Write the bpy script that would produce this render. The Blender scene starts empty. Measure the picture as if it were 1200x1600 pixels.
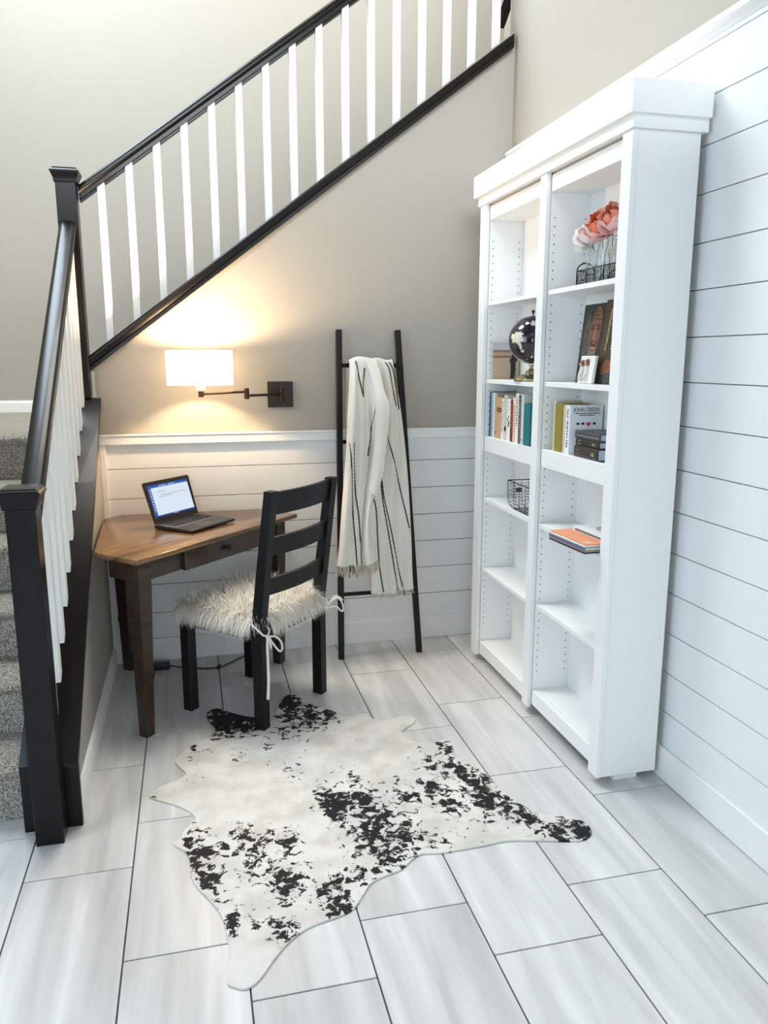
import bpy, bmesh, math, random
from mathutils import Vector, Matrix
from mathutils.bvhtree import BVHTree
random.seed(7)
SC = bpy.context.scene
COL = SC.collection

# ---------------------------------------------------------------- camera, world, lights, exposure
cam_data = bpy.data.cameras.new('camera'); cam = bpy.data.objects.new('camera', cam_data); COL.objects.link(cam)
cam_data.sensor_fit = 'VERTICAL'; cam_data.sensor_height = 36.0; cam_data.lens = 1217.1*36.0/1600.0
cam_data.clip_start = 0.02
_r = Vector((0.971005557, -0.239056727, 0.000297926)); _d = Vector((-0.0460198531, -0.188147047, -0.981062109)); _f = Vector((0.234585551, 0.95260305, -0.193693183))
M = Matrix((( _r.x, -_d.x, -_f.x, 0), (_r.y, -_d.y, -_f.y, 0), (_r.z, -_d.z, -_f.z, 0), (0, 0, 0, 1)))
M.translation = Vector((0, 0, 1.50222)); cam.matrix_world = M
SC.camera = cam

world = bpy.data.worlds.new('world'); SC.world = world; world.use_nodes = True
bgn = world.node_tree.nodes['Background']; bgn.inputs[0].default_value = (0.80, 0.90, 1.0, 1); bgn.inputs[1].default_value = 0.04

def area(name, loc, target, sx, sy, power, color):
    l = bpy.data.lights.new(name, 'AREA'); l.shape = 'RECTANGLE'; l.size = sx; l.size_y = sy; l.energy = power; l.color = color
    o = bpy.data.objects.new(name, l); COL.objects.link(o); o.location = loc
    o.rotation_euler = (Vector(target)-Vector(loc)).to_track_quat('-Z', 'Y').to_euler()
    return o
area('upper_window_light', (-0.3, -3.6, 4.7), (0.2, 3.9, 2.2), 3.6, 1.9, 420, (0.88, 0.95, 1.0))
area('side_window_light', (-3.4, 0.7, 1.7), (1.0, 2.3, 0.7), 2.2, 2.4, 80, (0.62, 0.81, 1.0))
area('stairwell_window_light', (-1.3, 4.3, 4.9), (1.6, 3.1, 2.5), 1.4, 1.4, 125, (0.72, 0.88, 1.0))
area('stairwell_fill_light', (0.5, 4.2, 6.6), (0.2, 5.5, 2.4), 2.4, 1.4, 205, (1.0, 0.97, 0.88))  # added fill above the stairwell to brighten its far wall, no known fixture
area('entry_window_light', (-0.6, -3.2, 1.3), (0.2, 2.5, 0.4), 2.6, 1.8, 66, (0.76, 0.90, 1.0))

SC.view_settings.view_transform = 'Standard'; SC.view_settings.look = 'None'
SC.view_settings.exposure = 0.12; SC.view_settings.gamma = 1.0; SC.view_settings.use_curve_mapping = False

# ---------------------------------------------------------------- helpers
def lin(c):
    return tuple(((v/255)/12.92 if v/255 <= 0.04045 else ((v/255+0.055)/1.055)**2.4) for v in c)

MATS = {}
def mat(name, rgb, rough=0.5, metal=0.0, bump=0.0, bscale=60.0, var=0.0, vscale=8.0, stretch=(1, 1, 1), spec=0.5, coat=0.0, emit=None, estr=0.0, attr=None, trans=0.0, ior=1.45, objrand=0.0):
    if name in MATS: return MATS[name]
    m = bpy.data.materials.new(name); m.use_nodes = True; nt = m.node_tree; N = nt.nodes; L = nt.links
    b = N['Principled BSDF']; c = lin(rgb)
    b.inputs['Base Color'].default_value = (*c, 1); b.inputs['Roughness'].default_value = rough; b.inputs['Metallic'].default_value = metal
    b.inputs['Specular IOR Level'].default_value = spec; b.inputs['Coat Weight'].default_value = coat; b.inputs['IOR'].default_value = ior
    b.inputs['Transmission Weight'].default_value = trans
    if emit is not None:
        b.inputs['Emission Color'].default_value = (*lin(emit), 1); b.inputs['Emission Strength'].default_value = estr
    geo = N.new('ShaderNodeNewGeometry'); mp = N.new('ShaderNodeMapping'); mp.inputs['Scale'].default_value = stretch
    L.new(geo.outputs['Position'], mp.inputs['Vector'])
    if var > 0:
        n = N.new('ShaderNodeTexNoise'); n.inputs['Scale'].default_value = vscale; n.inputs['Detail'].default_value = 5
        L.new(mp.outputs[0], n.inputs['Vector'])
        r = N.new('ShaderNodeMapRange'); r.inputs['From Min'].default_value = 0.25; r.inputs['From Max'].default_value = 0.75
        r.inputs['To Min'].default_value = 1-var; r.inputs['To Max'].default_value = 1+var
        L.new(n.outputs['Fac'], r.inputs['Value'])
        mx = N.new('ShaderNodeVectorMath'); mx.operation = 'SCALE'; mx.inputs[0].default_value = c
        L.new(r.outputs[0], mx.inputs['Scale']); L.new(mx.outputs[0], b.inputs['Base Color'])
    if attr:
        a = N.new('ShaderNodeAttribute'); a.attribute_name = attr; L.new(a.outputs['Color'], b.inputs['Base Color'])
    if bump > 0:
        n2 = N.new('ShaderNodeTexNoise'); n2.inputs['Scale'].default_value = bscale; n2.inputs['Detail'].default_value = 4
        L.new(mp.outputs[0], n2.inputs['Vector'])
        bp = N.new('ShaderNodeBump'); bp.inputs['Strength'].default_value = bump; bp.inputs['Distance'].default_value = 0.004
        L.new(n2.outputs['Fac'], bp.inputs['Height']); L.new(bp.outputs[0], b.inputs['Normal'])
    MATS[name] = m
    return m

class MB:
    def __init__(s): s.v = []; s.f = []; s.c = None
    def add(s, vs, fs):
        k = len(s.v); s.v += [tuple(v) for v in vs]; s.f += [tuple(i+k for i in f) for f in fs]
    def bm(s, bm):
        bm.verts.ensure_lookup_table(); bm.verts.index_update()
        s.add([v.co[:] for v in bm.verts], [[v.index for v in f.verts] for f in bm.faces]); bm.free()
    def box(s, x0, x1, y0, y1, z0, z1, bev=0.0, seg=1):
        vs = [(x0,y0,z0),(x1,y0,z0),(x1,y1,z0),(x0,y1,z0),(x0,y0,z1),(x1,y0,z1),(x1,y1,z1),(x0,y1,z1)]
        s.hexa(vs, bev, seg); return s
    def hexa(s, vs, bev=0.0, seg=1):
        fs = [(3,2,1,0),(4,5,6,7),(0,1,5,4),(1,2,6,5),(2,3,7,6),(3,0,4,7)]
        if bev <= 0: s.add(vs, fs); return s
        b = bmesh.new(); bv = [b.verts.new(v) for v in vs]
        for f in fs: b.faces.new([bv[i] for i in f])
        bmesh.ops.bevel(b, geom=list(b.edges), offset=bev, segments=seg, profile=0.5, affect='EDGES', clamp_overlap=True)
        s.bm(b); return s
    def obox(s, c, ax, ay, az, hx, hy, hz, bev=0.0, seg=1):
        c = Vector(c); ax = Vector(ax).normalized()*hx; ay = Vector(ay).normalized()*hy; az = Vector(az).normalized()*hz
        s.hexa([c+ax*i+ay*j+az*k for (i, j, k) in ((-1,-1,-1),(1,-1,-1),(1,1,-1),(-1,1,-1),(-1,-1,1),(1,-1,1),(1,1,1),(-1,1,1))], bev, seg); return s
    def prism(s, pts, ext, bev=0.0, seg=1):
        n = len(pts); ext = Vector(ext)
        vs = [Vector(p) for p in pts] + [Vector(p)+ext for p in pts]
        fs = [tuple(range(n))[::-1], tuple(range(n, 2*n))] + [(i, (i+1) % n, n+(i+1) % n, n+i) for i in range(n)]
        if bev <= 0: s.add(vs, fs); return s
        b = bmesh.new(); bv = [b.verts.new(v) for v in vs]
        for f in fs: b.faces.new([bv[i] for i in f])
        bmesh.ops.bevel(b, geom=list(b.edges), offset=bev, segments=seg, profile=0.5, affect='EDGES', clamp_overlap=True)
        s.bm(b); return s
    def tube(s, pts, r, n=8, cap=True, r2=None):
        pts = [Vector(p) for p in pts]; rings = []; m = len(pts); up = None
        for i, p in enumerate(pts):
            d = (pts[min(i+1, m-1)]-pts[max(i-1, 0)]).normalized()
            if up is None:
                up = d.cross(Vector((0.3, 0.2, 1)));
                if up.length < 1e-3: up = d.cross(Vector((1, 0, 0)))
                up.normalize()
            up = (up-d*up.dot(d))
            if up.length < 1e-6: up = d.orthogonal()
            up.normalize(); w = d.cross(up)
            rr = r if r2 is None else r+(r2-r)*i/(m-1)
            rings.append([p+(up*math.cos(a)+w*math.sin(a))*rr for a in [2*math.pi*k/n for k in range(n)]])
        vs = [v for rg in rings for v in rg]
        fs = [(i*n+k, i*n+(k+1) % n, (i+1)*n+(k+1) % n, (i+1)*n+k) for i in range(m-1) for k in range(n)]
        if cap: fs += [tuple(range(n))[::-1], tuple((m-1)*n+k for k in range(n))]
        s.add(vs, fs); return s
    def lathe(s, prof, c=(0, 0, 0), n=24, axis=(0, 0, 1)):
        c = Vector(c); q = Vector((0, 0, 1)).rotation_difference(Vector(axis)); vs = []; fs = []; m = len(prof)
        for r, z in prof:
            for k in range(n):
                a = 2*math.pi*k/n; vs.append(c+q @ Vector((r*math.cos(a), r*math.sin(a), z)))
        for i in range(m-1):
            for k in range(n): fs.append((i*n+k, i*n+(k+1) % n, (i+1)*n+(k+1) % n, (i+1)*n+k))
        if prof[0][0] > 1e-6: fs.append(tuple(range(n))[::-1])
        if prof[-1][0] > 1e-6: fs.append(tuple((m-1)*n+k for k in range(n)))
        s.add(vs, fs); return s
    def grid(s, P, closed=False):
        a, b = len(P), len(P[0]); vs = [p for row in P for p in row]
        fs = [(i*b+j, i*b+j+1, (i+1)*b+j+1, (i+1)*b+j) for i in range(a-1) for j in range(b-1)]
        s.add(vs, fs); return s
    def mesh(s, name, m, smooth=True, angle=35):
        me = bpy.data.meshes.new(name); me.from_pydata(s.v, [], s.f)
        b = bmesh.new(); b.from_mesh(me); bmesh.ops.remove_doubles(b, verts=b.verts, dist=1e-6); bmesh.ops.recalc_face_normals(b, faces=b.faces); b.to_mesh(me); b.free()
        if m: me.materials.append(m)
        if smooth:
            me.polygons.foreach_set('use_smooth', [True]*len(me.polygons))
            me.set_sharp_from_angle(angle=math.radians(angle))
        return me
    def build(s, name, m, parent=None, smooth=True, angle=35):
        return link(name, s.mesh(name, m, smooth, angle), parent)

ROOTS = {}
def link(name, me, parent=None, loc=None):
    o = bpy.data.objects.new(name, me); COL.objects.link(o)
    if parent is not None:
        o.parent = parent
        if parent.name in ROOTS and ROOTS[parent.name]: o.location = -parent.location
    if loc is not None: o.location = Vector(loc) - (parent.location if parent is not None and parent.name in ROOTS and ROOTS[parent.name] else Vector())
    return o
def tag(o, label, cat, group=None):
    o['label'] = label; o['category'] = cat
    if group: o['group'] = group
    return o
def thing(name, label, cat, loc, rot=0.0, group=None, world=True):
    o = bpy.data.objects.new(name, None); COL.objects.link(o); o.location = loc; o.rotation_euler = (0, 0, rot); o.empty_display_size = 0.1
    ROOTS[o.name] = world
    return tag(o, label, cat, group)
def struct(o): o['kind'] = 'structure'; return o
def stuff(o): o['kind'] = 'stuff'; return o
def catmull(P, n, closed=False):
    out = []; m = len(P); P = [Vector(p) for p in P]
    rng = m if closed else m-1
    for i in range(rng):
        g = (lambda k: P[k % m]) if closed else (lambda k: P[max(0, min(m-1, k))])
        p0, p1, p2, p3 = g(i-1), g(i), g(i+1), g(i+2)
        for k in range(n):
            t = k/n
            out.append(0.5*((2*p1)+(p2-p0)*t+(2*p0-5*p1+4*p2-p3)*t*t+(3*p1-p0-3*p2+p3)*t**3))
    if not closed: out.append(P[-1])
    return out

# ---------------------------------------------------------------- materials
m_wall = mat('greige_paint', (170, 165, 155), 0.7, bump=0.06, bscale=180)
m_white = mat('white_trim_paint', (243, 242, 239), 0.42)
m_board = mat('white_shiplap_paint', (240, 240, 238), 0.45, var=0.012, vscale=3, stretch=(1, 1, 6))
m_case = mat('white_cabinet_paint', (246, 245, 242), 0.4)
m_back = mat('shiplap_backing', (150, 150, 148), 0.8)
m_ceil = mat('ceiling_paint', (238, 237, 233), 0.8)
m_esp = mat('espresso_wood', (15, 12, 11), 0.30, var=0.18, vscale=14, stretch=(8, 1, 1), bump=0.03, coat=0.06, spec=0.28)
m_black = mat('black_painted_wood', (17, 19, 18), 0.45, spec=0.35, var=0.15, vscale=20, bump=0.05, bscale=90)
m_hole = mat('pin_hole_dark', (40, 40, 42), 0.8)
m_iron = mat('dark_iron', (30, 24, 22), 0.4, metal=0.5)
m_bronze = mat('oil_rubbed_bronze', (64, 46, 36), 0.35, metal=0.8)
m_grout = mat('grey_grout', (84, 82, 82), 0.9)

def wood(name, c1, c2, rough, ang, sc=1.0, coat=0.3):
    m = bpy.data.materials.new(name); m.use_nodes = True; nt = m.node_tree; N = nt.nodes; L = nt.links; b = N['Principled BSDF']
    geo = N.new('ShaderNodeNewGeometry'); mp = N.new('ShaderNodeMapping'); mp.inputs['Rotation'].default_value = (0, 0, ang); mp.inputs['Scale'].default_value = (2.2*sc, 22*sc, 22*sc)
    rot = N.new('ShaderNodeMapping'); rot.inputs['Rotation'].default_value = (0, 0, -ang)
    mp.inputs['Rotation'].default_value = (0, 0, 0)
    L.new(geo.outputs['Position'], rot.inputs['Vector']); L.new(rot.outputs[0], mp.inputs['Vector'])
    n = N.new('ShaderNodeTexNoise'); n.inputs['Scale'].default_value = 1.0; n.inputs['Detail'].default_value = 7; n.inputs['Distortion'].default_value = 0.8
    L.new(mp.outputs[0], n.inputs['Vector'])
    cr = N.new('ShaderNodeValToRGB'); cr.color_ramp.elements[0].position = 0.32; cr.color_ramp.elements[0].color = (*lin(c1), 1); cr.color_ramp.elements[1].position = 0.68; cr.color_ramp.elements[1].color = (*lin(c2), 1)
    L.new(n.outputs['Fac'], cr.inputs[0]); L.new(cr.outputs[0], b.inputs['Base Color'])
    b.inputs['Roughness'].default_value = rough; b.inputs['Coat Weight'].default_value = coat; b.inputs['Coat Roughness'].default_value = 0.15
    return m
DA = math.radians(46.9)
m_desktop = wood('walnut_desk_top', (80, 55, 33), (138, 100, 62), 0.22, DA, 1.0, 0.4)
m_desk = wood('dark_walnut_stain', (32, 22, 16), (64, 45, 30), 0.34, DA, 1.3, 0.3)

def tile_mat():
    m = bpy.data.materials.new('streaked_porcelain_tile'); m.use_nodes = True; nt = m.node_tree; N = nt.nodes; L = nt.links; b = N['Principled BSDF']
    geo = N.new('ShaderNodeNewGeometry'); oi = N.new('ShaderNodeObjectInfo')
    mul = N.new('ShaderNodeVectorMath'); mul.operation = 'SCALE'; mul.inputs[0].default_value = (37, 19, 11); L.new(oi.outputs['Random'], mul.inputs['Scale'])
    add = N.new('ShaderNodeVectorMath'); add.operation = 'ADD'; L.new(geo.outputs['Position'], add.inputs[0]); L.new(mul.outputs[0], add.inputs[1])
    mp = N.new('ShaderNodeMapping'); mp.inputs['Scale'].default_value = (13, 1.1, 1); L.new(add.outputs[0], mp.inputs['Vector'])
    n = N.new('ShaderNodeTexNoise'); n.inputs['Scale'].default_value = 1.0; n.inputs['Detail'].default_value = 6; n.inputs['Distortion'].default_value = 0.5; L.new(mp.outputs[0], n.inputs['Vector'])
    cr = N.new('ShaderNodeValToRGB'); e = cr.color_ramp.elements
    e[0].position = 0.30; e[0].color = (*lin((190, 188, 186)), 1); e[1].position = 0.62; e[1].color = (*lin((219, 217, 215)), 1)
    x = e.new(0.72); x.color = (*lin((231, 230, 229)), 1)
    L.new(n.outputs['Fac'], cr.inputs[0])
    mr = N.new('ShaderNodeMapRange'); mr.inputs['To Min'].default_value = 0.94; mr.inputs['To Max'].default_value = 1.04; L.new(oi.outputs['Random'], mr.inputs['Value'])
    sc = N.new('ShaderNodeVectorMath'); sc.operation = 'SCALE'; L.new(cr.outputs[0], sc.inputs[0]); L.new(mr.outputs[0], sc.inputs['Scale'])
    L.new(sc.outputs[0], b.inputs['Base Color']); b.inputs['Roughness'].default_value = 0.34; b.inputs['Specular IOR Level'].default_value = 0.5
    return m
m_tile = tile_mat()

def carpet_mat():
    m = bpy.data.materials.new('speckled_carpet'); m.use_nodes = True; nt = m.node_tree; N = nt.nodes; L = nt.links; b = N['Principled BSDF']
    geo = N.new('ShaderNodeNewGeometry')
    n = N.new('ShaderNodeTexNoise'); n.inputs['Scale'].default_value = 170; n.inputs['Detail'].default_value = 3; L.new(geo.outputs['Position'], n.inputs['Vector'])
    cr = N.new('ShaderNodeValToRGB'); e = cr.color_ramp.elements
    e[0].position = 0.36; e[0].color = (*lin((112, 104, 92)), 1); e[1].position = 0.62; e[1].color = (*lin((196, 190, 178)), 1)
    L.new(n.outputs['Fac'], cr.inputs[0]); L.new(cr.outputs[0], b.inputs['Base Color']); b.inputs['Roughness'].default_value = 1.0; b.inputs['Specular IOR Level'].default_value = 0.1
    bp = N.new('ShaderNodeBump'); bp.inputs['Strength'].default_value = 0.9; bp.inputs['Distance'].default_value = 0.012; L.new(n.outputs['Fac'], bp.inputs['Height']); L.new(bp.outputs[0], b.inputs['Normal'])
    return m
m_carpet = carpet_mat()

# ---------------------------------------------------------------- floor
fl = struct(MB().box(-3.2, 1.76, -1.6, 5.6, -0.06, -0.006).build('floor', m_grout))
PW, PL, G = 0.308, 0.6185, 0.0042
YE, YO = 3.478-PL*9, 3.682-PL*9
shared = {}
for c in range(-8, 8):
    xa, xb = -0.5404+c*PW, -0.5404+(c+1)*PW
    x0, x1 = xa+G/2, min(xb-G/2, 1.60)
    if x1 <= x0+0.01 or x0 < -3.2: continue
    base = YE if c % 2 == 0 else YO
    if c == 0: base = 2.214-PL*7
    if c == 2: base = YE
    if c == 1: base = YO
    for k in range(0, 12):
        y0, y1 = base+k*PL+G/2, base+(k+1)*PL-G/2
        y0, y1 = max(y0, -1.5), min(y1, 3.89)
        if y1-y0 < 0.02: continue
        if x1 < -0.58 and y0 > 2.55: continue
        X0, X1 = x0, x1
        Y1 = y1
        if c <= -1 and y1 > 2.56: Y1 = 2.56 if x1 <= -0.55 else y1
        if c == 0 and y0 > 2.5: X0 = max(X0, -0.425)
        key = (round(X1-X0, 4), round(Y1-y0, 4))
        if key not in shared:
            shared[key] = MB().box(0, key[0], 0, key[1], -0.006, 0.0, 0.0012).mesh('tile', m_tile)
        t = link('tile', shared[key], fl); t.location = (X0, y0, 0)

# ---------------------------------------------------------------- walls
XS, ZS, SL = -0.469, 1.425, 0.752           # lower edge of the upper stringer cap at the back wall
def zc(x): return ZS+SL*(x-XS)
wb = struct(MB().prism([(-0.43, 3.915, 0), (1.625, 3.915, 0), (1.625, 3.915, zc(1.625)+0.02), (-0.43, 3.915, zc(-0.43)+0.02)], (0, 0.12, 0)).build('wall_back', m_wall))
joints = [0.115, 0.2495, 0.3965, 0.5425, 0.6885, 0.8335, 0.9785, 1.098]
for a, b in zip(joints[:-1], joints[1:]):
    MB().box(-0.402, 1.608, 3.900, 3.914, a+0.0016, b-0.0016, 0.0008).build('board', m_board, wb)
MB().box(-0.428, -0.402, 3.882, 3.914, 0.02, 1.097, 0.0015).build('corner_board', m_white, wb)
struct(MB().box(-0.428, 1.600, 3.886, 3.9002, 0.0, 0.118, 0.002).build('baseboard_back', m_white))
t1 = MB(); t1.box(-0.428, 1.600, 3.874, 3.914, 1.098, 1.139, 0.002); t1.box(-0.428, 1.600, 3.868, 3.914, 1.1385, 1.146, 0.002)
struct(t1.build('trim_1', m_white))

wr = MB(); wr.box(1.625, 1.76, -1.6, 3.985, 0, 5.2, 0.0)
wr = struct(wr.build('wall_right', m_wall))
rj = [0.115, 0.251, 0.397, 0.544, 0.690, 0.8345, 0.981, 1.128, 1.277, 1.4235, 1.570, 1.7185, 1.8635, 2.014, 2.158, 2.301, 2.452, 2.485]
for a, b in zip(rj[:-1], rj[1:]):
    MB().box(1.610, 1.624, -1.6, 3.898, a+0.0016, b-0.0016, 0.0008).build('board', m_board, wr)
struct(MB().box(1.597, 1.611, -1.6, 3.884, 0.0, 0.122, 0.003).build('baseboard_right', m_white))
prof = [(1.624, 2.470), (1.606, 2.470), (1.603, 2.478), (1.598, 2.485), (1.586, 2.489), (1.582, 2.492), (1.582, 2.508), (1.624, 2.508)]
struct(MB().prism([(x, -1.6, z) for x, z in prof], (0, 5.50, 0)).build('trim_2', m_white))

# knee wall below the lower stair railing
CY, CZ, CS = 2.473, 0.235, 0.775            # top of the sloped cap at the near end
def zl(y): return CZ+CS*(y-CY)
kw = MB(); kw.prism([(-0.552, 2.495, 0), (-0.552, 3.914, 0), (-0.552, 3.914, zl(3.914)-0.03), (-0.552, 2.495, zl(2.495)-0.03)], (0.124, 0, 0))
struct(kw.build('wall_stair_side', m_wall))
bb = MB(); bb.prism([(-0.428, 2.50, 0), (-0.414, 2.50, 0), (-0.414, 2.50, 0.075), (-0.418, 2.50, 0.085), (-0.428, 2.50, 0.09)], (0, 1.384, 0))
struct(bb.build('baseboard_left', m_white))
struct(MB().box(-3.2, 2.6, 5.5, 5.6, 0.0, 6.0).build('wall_stairwell', m_wall))
struct(MB().box(-1.8, -1.7, 2.5, 5.5, 0.0, 5.2).build('wall_left', m_wall))
struct(MB().box(2.2, 2.3, 4.035, 5.5, 0.0, 6.0).build('wall_stairwell_end', m_wall))
b1 = MB(); b1.box(-1.7, -0.2, 5.482, 5.5, 1.155, 1.222, 0.003); b1.box(-1.7, -0.2, 5.488, 5.5, 1.222, 1.232, 0.002)
struct(b1.build('baseboard_landing', m_white))
struct(MB().box(-1.7, 1.625, -3.2, 0.9, 2.75, 2.95).build('ceiling', m_ceil))

# ---------------------------------------------------------------- staircase (lower flight and landing, carpeted)
st = thing('staircase', 'carpeted staircase climbing along the left edge to a landing', 'staircase', (-1.12, 2.563, 0))
RISE, RUN = 0.1925, 0.25
for i in range(6):
    y0 = 2.563+i*RUN; z1 = (i+1)*RISE if i < 5 else 1.158
    y1 = y0+RUN if i < 5 else 5.48
    xr = -0.585 if i < 5 else -0.585
    mb = MB(); zb = i*RISE
    pr = [(y0, zb+0.001), (y0, z1-0.045), (y0-0.012, z1-0.038), (y0-0.022, z1-0.024), (y0-0.022, z1-0.012), (y0-0.012, z1-0.002), (y0+0.005, z1), (y1, z1), (y1, zb+0.001)]
    if i == 5: pr = [(y0, zb+0.001), (y0, z1-0.045), (y0-0.012, z1-0.038), (y0-0.022, z1-0.024), (y0-0.022, z1-0.012), (y0-0.012, z1-0.002), (y0+0.005, z1), (y1, z1), (y1, z1-0.2), (y0+0.2, z1-0.2), (y0+0.2, zb+0.001)]
    mb.prism([(-1.69, y, z) for y, z in pr], (1.69-0.585, 0, 0))
    mb.build('carpeted_landing' if i == 5 else 'carpeted_step', m_carpet, st)

# ---------------------------------------------------------------- stair railings
def newel(parent, x0, x1, y0, y1, z0, z1, name='newel_post'):
    n = MB().box(x0, x1, y0, y1, z0, z1-0.03, 0.002).build(name, m_esp, parent)
    c = MB(); cx, cy = (x0+x1)/2, (y0+y1)/2; hx = (x1-x0)/2; hy = (y1-y0)/2
    prof = [(0.002, -0.055), (0.006, -0.052), (0.006, -0.040), (0.010, -0.030), (0.015, -0.018), (0.018, -0.012), (0.018, -0.006), (0.013, -0.001), (0.008, 0.002), (0.007, 0.006), (0.0, 0.008)]
    vs = []; fs = []
    for e, z in prof:
        vs += [(cx-hx-e, cy-hy-e, z1+z), (cx+hx+e, cy-hy-e, z1+z), (cx+hx+e, cy+hy+e, z1+z), (cx-hx-e, cy+hy+e, z1+z)]
    for i in range(len(prof)-1):
        for k in range(4): fs.append((i*4+k, i*4+(k+1) % 4, i*4+4+(k+1) % 4, i*4+4+k))
    fs.append((3, 2, 1, 0)); e = (len(prof)-1)*4; fs.append((e, e+1, e+2, e+3)); c.add(vs, fs)
    c.build('post_cap', m_esp, n, angle=30)
    return n
RP = [(-0.024, -0.028), (-0.024, -0.013), (-0.030, -0.009), (-0.0355, -0.003), (-0.0365, 0.006), (-0.034, 0.012), (-0.029, 0.0145), (-0.026, 0.019), (-0.021, 0.0225), (0.021, 0.0225), (0.026, 0.019), (0.029, 0.0145), (0.034, 0.012), (0.0365, 0.006), (0.0355, -0.003), (0.030, -0.009), (0.024, -0.013), (0.024, -0.028)]
m_bal = mat('white_baluster_paint', (244, 242, 236), 0.4)

rl = thing('stair_railing', 'lower stair railing with dark newel and white balusters, running up towards the landing', 'railing', (-0.4915, 2.43, 0))
newel(rl, -0.533, -0.450, 2.385, 2.468, 0.0, 1.128)
MB().box(-0.582, -0.405, 2.473, 2.494, 0.0, zl(2.473)-0.002, 0.002).build('end_board', m_esp, rl)
cp = MB(); cp.prism([(-0.582, 2.470, zl(2.470)-0.03), (-0.582, 3.874, zl(3.874)-0.03), (-0.582, 3.874, zl(3.874)), (-0.582, 2.470, zl(2.470))], (0.177, 0, 0), 0.002)
cp.build('stringer_cap', m_esp, rl)
def zr(y): return 2.1-CS*(3.86-y)
hr = MB(); hr.prism([(-0.4915+a, 2.468, zr(2.468)-0.023+b) for a, b in RP], (0, 3.858-2.468, zr(3.858)-zr(2.468)))
hr.build('handrail', m_esp, rl)
ml = MB(); w = 0.0165
ml.hexa([(-w, -w, -CS*w), (w, -w, -CS*w), (w, w, CS*w), (-w, w, CS*w), (-w, -w, 0.735-CS*w), (w, -w, 0.735-CS*w), (w, w, 0.735+CS*w), (-w, w, 0.735+CS*w)], 0.0012)
ml = ml.mesh('baluster', m_bal)
for k in range(-1, 10):
    y = 2.70+0.1246*k+w
    link('baluster', ml, rl, (-0.4915, y, zl(y)-0.001))

ru = thing('stair_railing', 'upper stair railing on the sloping dark trim above the desk and lamp', 'railing', (-0.49, 3.9, 1.3))
newel(ru, -0.533, -0.448, 3.862, 3.944, zl(3.874)+0.001, 2.315)
x0, x1 = -0.447, 1.606
z0 = zc(x0); z1_ = zc(x1)
cp = MB()
pr = [(3.878, 0.0), (3.878, 0.018), (3.884, 0.024), (3.880, 0.034), (3.880, 0.062), (3.886, 0.070), (4.048, 0.070), (4.048, 0.0)]
vs = [(x0, y, z0+z) for y, z in pr]; n_ = len(pr)
cp.prism(vs, (x1-x0, 0, z1_-z0)); cp.build('stringer_cap', m_esp, ru)
RS = 0.738
def zu(x): return 2.283+RS*(x+0.427)
hr = MB(); hr.prism([(-0.447, 3.972+a, zu(-0.447)-0.023*1.25+b*1.25) for a, b in RP], (2.05, 0, RS*2.05)); hr.build('handrail', m_esp, ru)
# baluster heights vary slightly with the two slopes
for k in range(16):
    xl = -0.368+0.1265*k; xr = xl+0.033; xc = (xl+xr)/2
    zb = zc(xc)+0.069; zt = zu(xc)-0.058
    b = MB(); h = 0.0165
    b.hexa([(-h, -h, -SL*h), (h, -h, SL*h), (h, h, SL*h), (-h, h, -SL*h), (-h, -h, zt-zb-RS*h), (h, -h, zt-zb+RS*h), (h, h, zt-zb+RS*h), (-h, h, zt-zb-RS*h)], 0.0012)
    link('baluster', b.mesh('baluster', m_bal), ru, (xc, 3.972, zb))
    xa = xl-0.0935 if k else -0.447
    f = MB(); f.prism([(xa+0.002, 3.957, zu(xa+0.002)-0.074), (xl-0.002, 3.957, zu(xl-0.002)-0.074), (xl-0.002, 3.957, zu(xl-0.002)-0.058), (xa+0.002, 3.957, zu(xa+0.002)-0.058)], (0, 0.03, 0))
    f.build('fillet_strip', m_esp, ru)

wh = thing('wall_handrail', 'short dark handrail end on the stairwell wall, at the top of the picture', 'handrail', (2.13, 5.3, 3.66))
h = MB(); d = (0, -1.1, 0.75)
h.prism([(2.105+a*0.9, 5.32+0.0, 3.675+b*1.2) for a, b in RP], d); h.build('rail', m_esp, wh)
for t in (0.25, 0.8): MB().tube([(2.105, 5.32-1.1*t, 3.63+0.75*t), (2.14, 5.32-1.1*t, 3.60+0.75*t), (2.2, 5.32-1.1*t, 3.60+0.75*t)], 0.008, 8).build('bracket', m_bronze, wh)

# ---------------------------------------------------------------- bookcase
XF, XB = 1.342, 1.578
bc = thing('bookcase', 'tall white two-column bookcase standing against the right shiplap wall', 'bookcase', (1.46, 2.93, 0))
MB().box(XF, XF+0.018, 2.287, 2.348, 0.032, 2.187, 0.001).build('stile', m_case, bc)
MB().box(XF, XF+0.018, 2.8825, 2.939, 0.032, 2.187, 0.001).build('stile', m_case, bc)
MB().box(XF, XF+0.018, 3.512, 3.583, 0.032, 2.187, 0.001).build('stile', m_case, bc)
MB().box(XF+0.0185, XB, 2.2885, 2.306, 0.032, 2.187, 0.001).build('side_panel', m_case, bc)
MB().box(XF+0.0185, XB, 3.564, 3.582, 0.032, 2.187, 0.001).build('side_panel', m_case, bc)
MB().box(1.335, 1.594, 2.275, 3.597, 2.1875, 2.226, 0.001).build('frieze', m_case, bc)
MB().box(1.320, 1.5945, 2.261, 3.622, 2.226, 2.322, 0.0015).build('crown', m_case, bc)
for y in (2.335, 2.915, 3.535):
    MB().box(1.425, 1.520, y-0.025, y+0.025, 0.0, 0.032, 0.002).build('foot', m_case, bc)
XI = XF+0.0185
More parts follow.
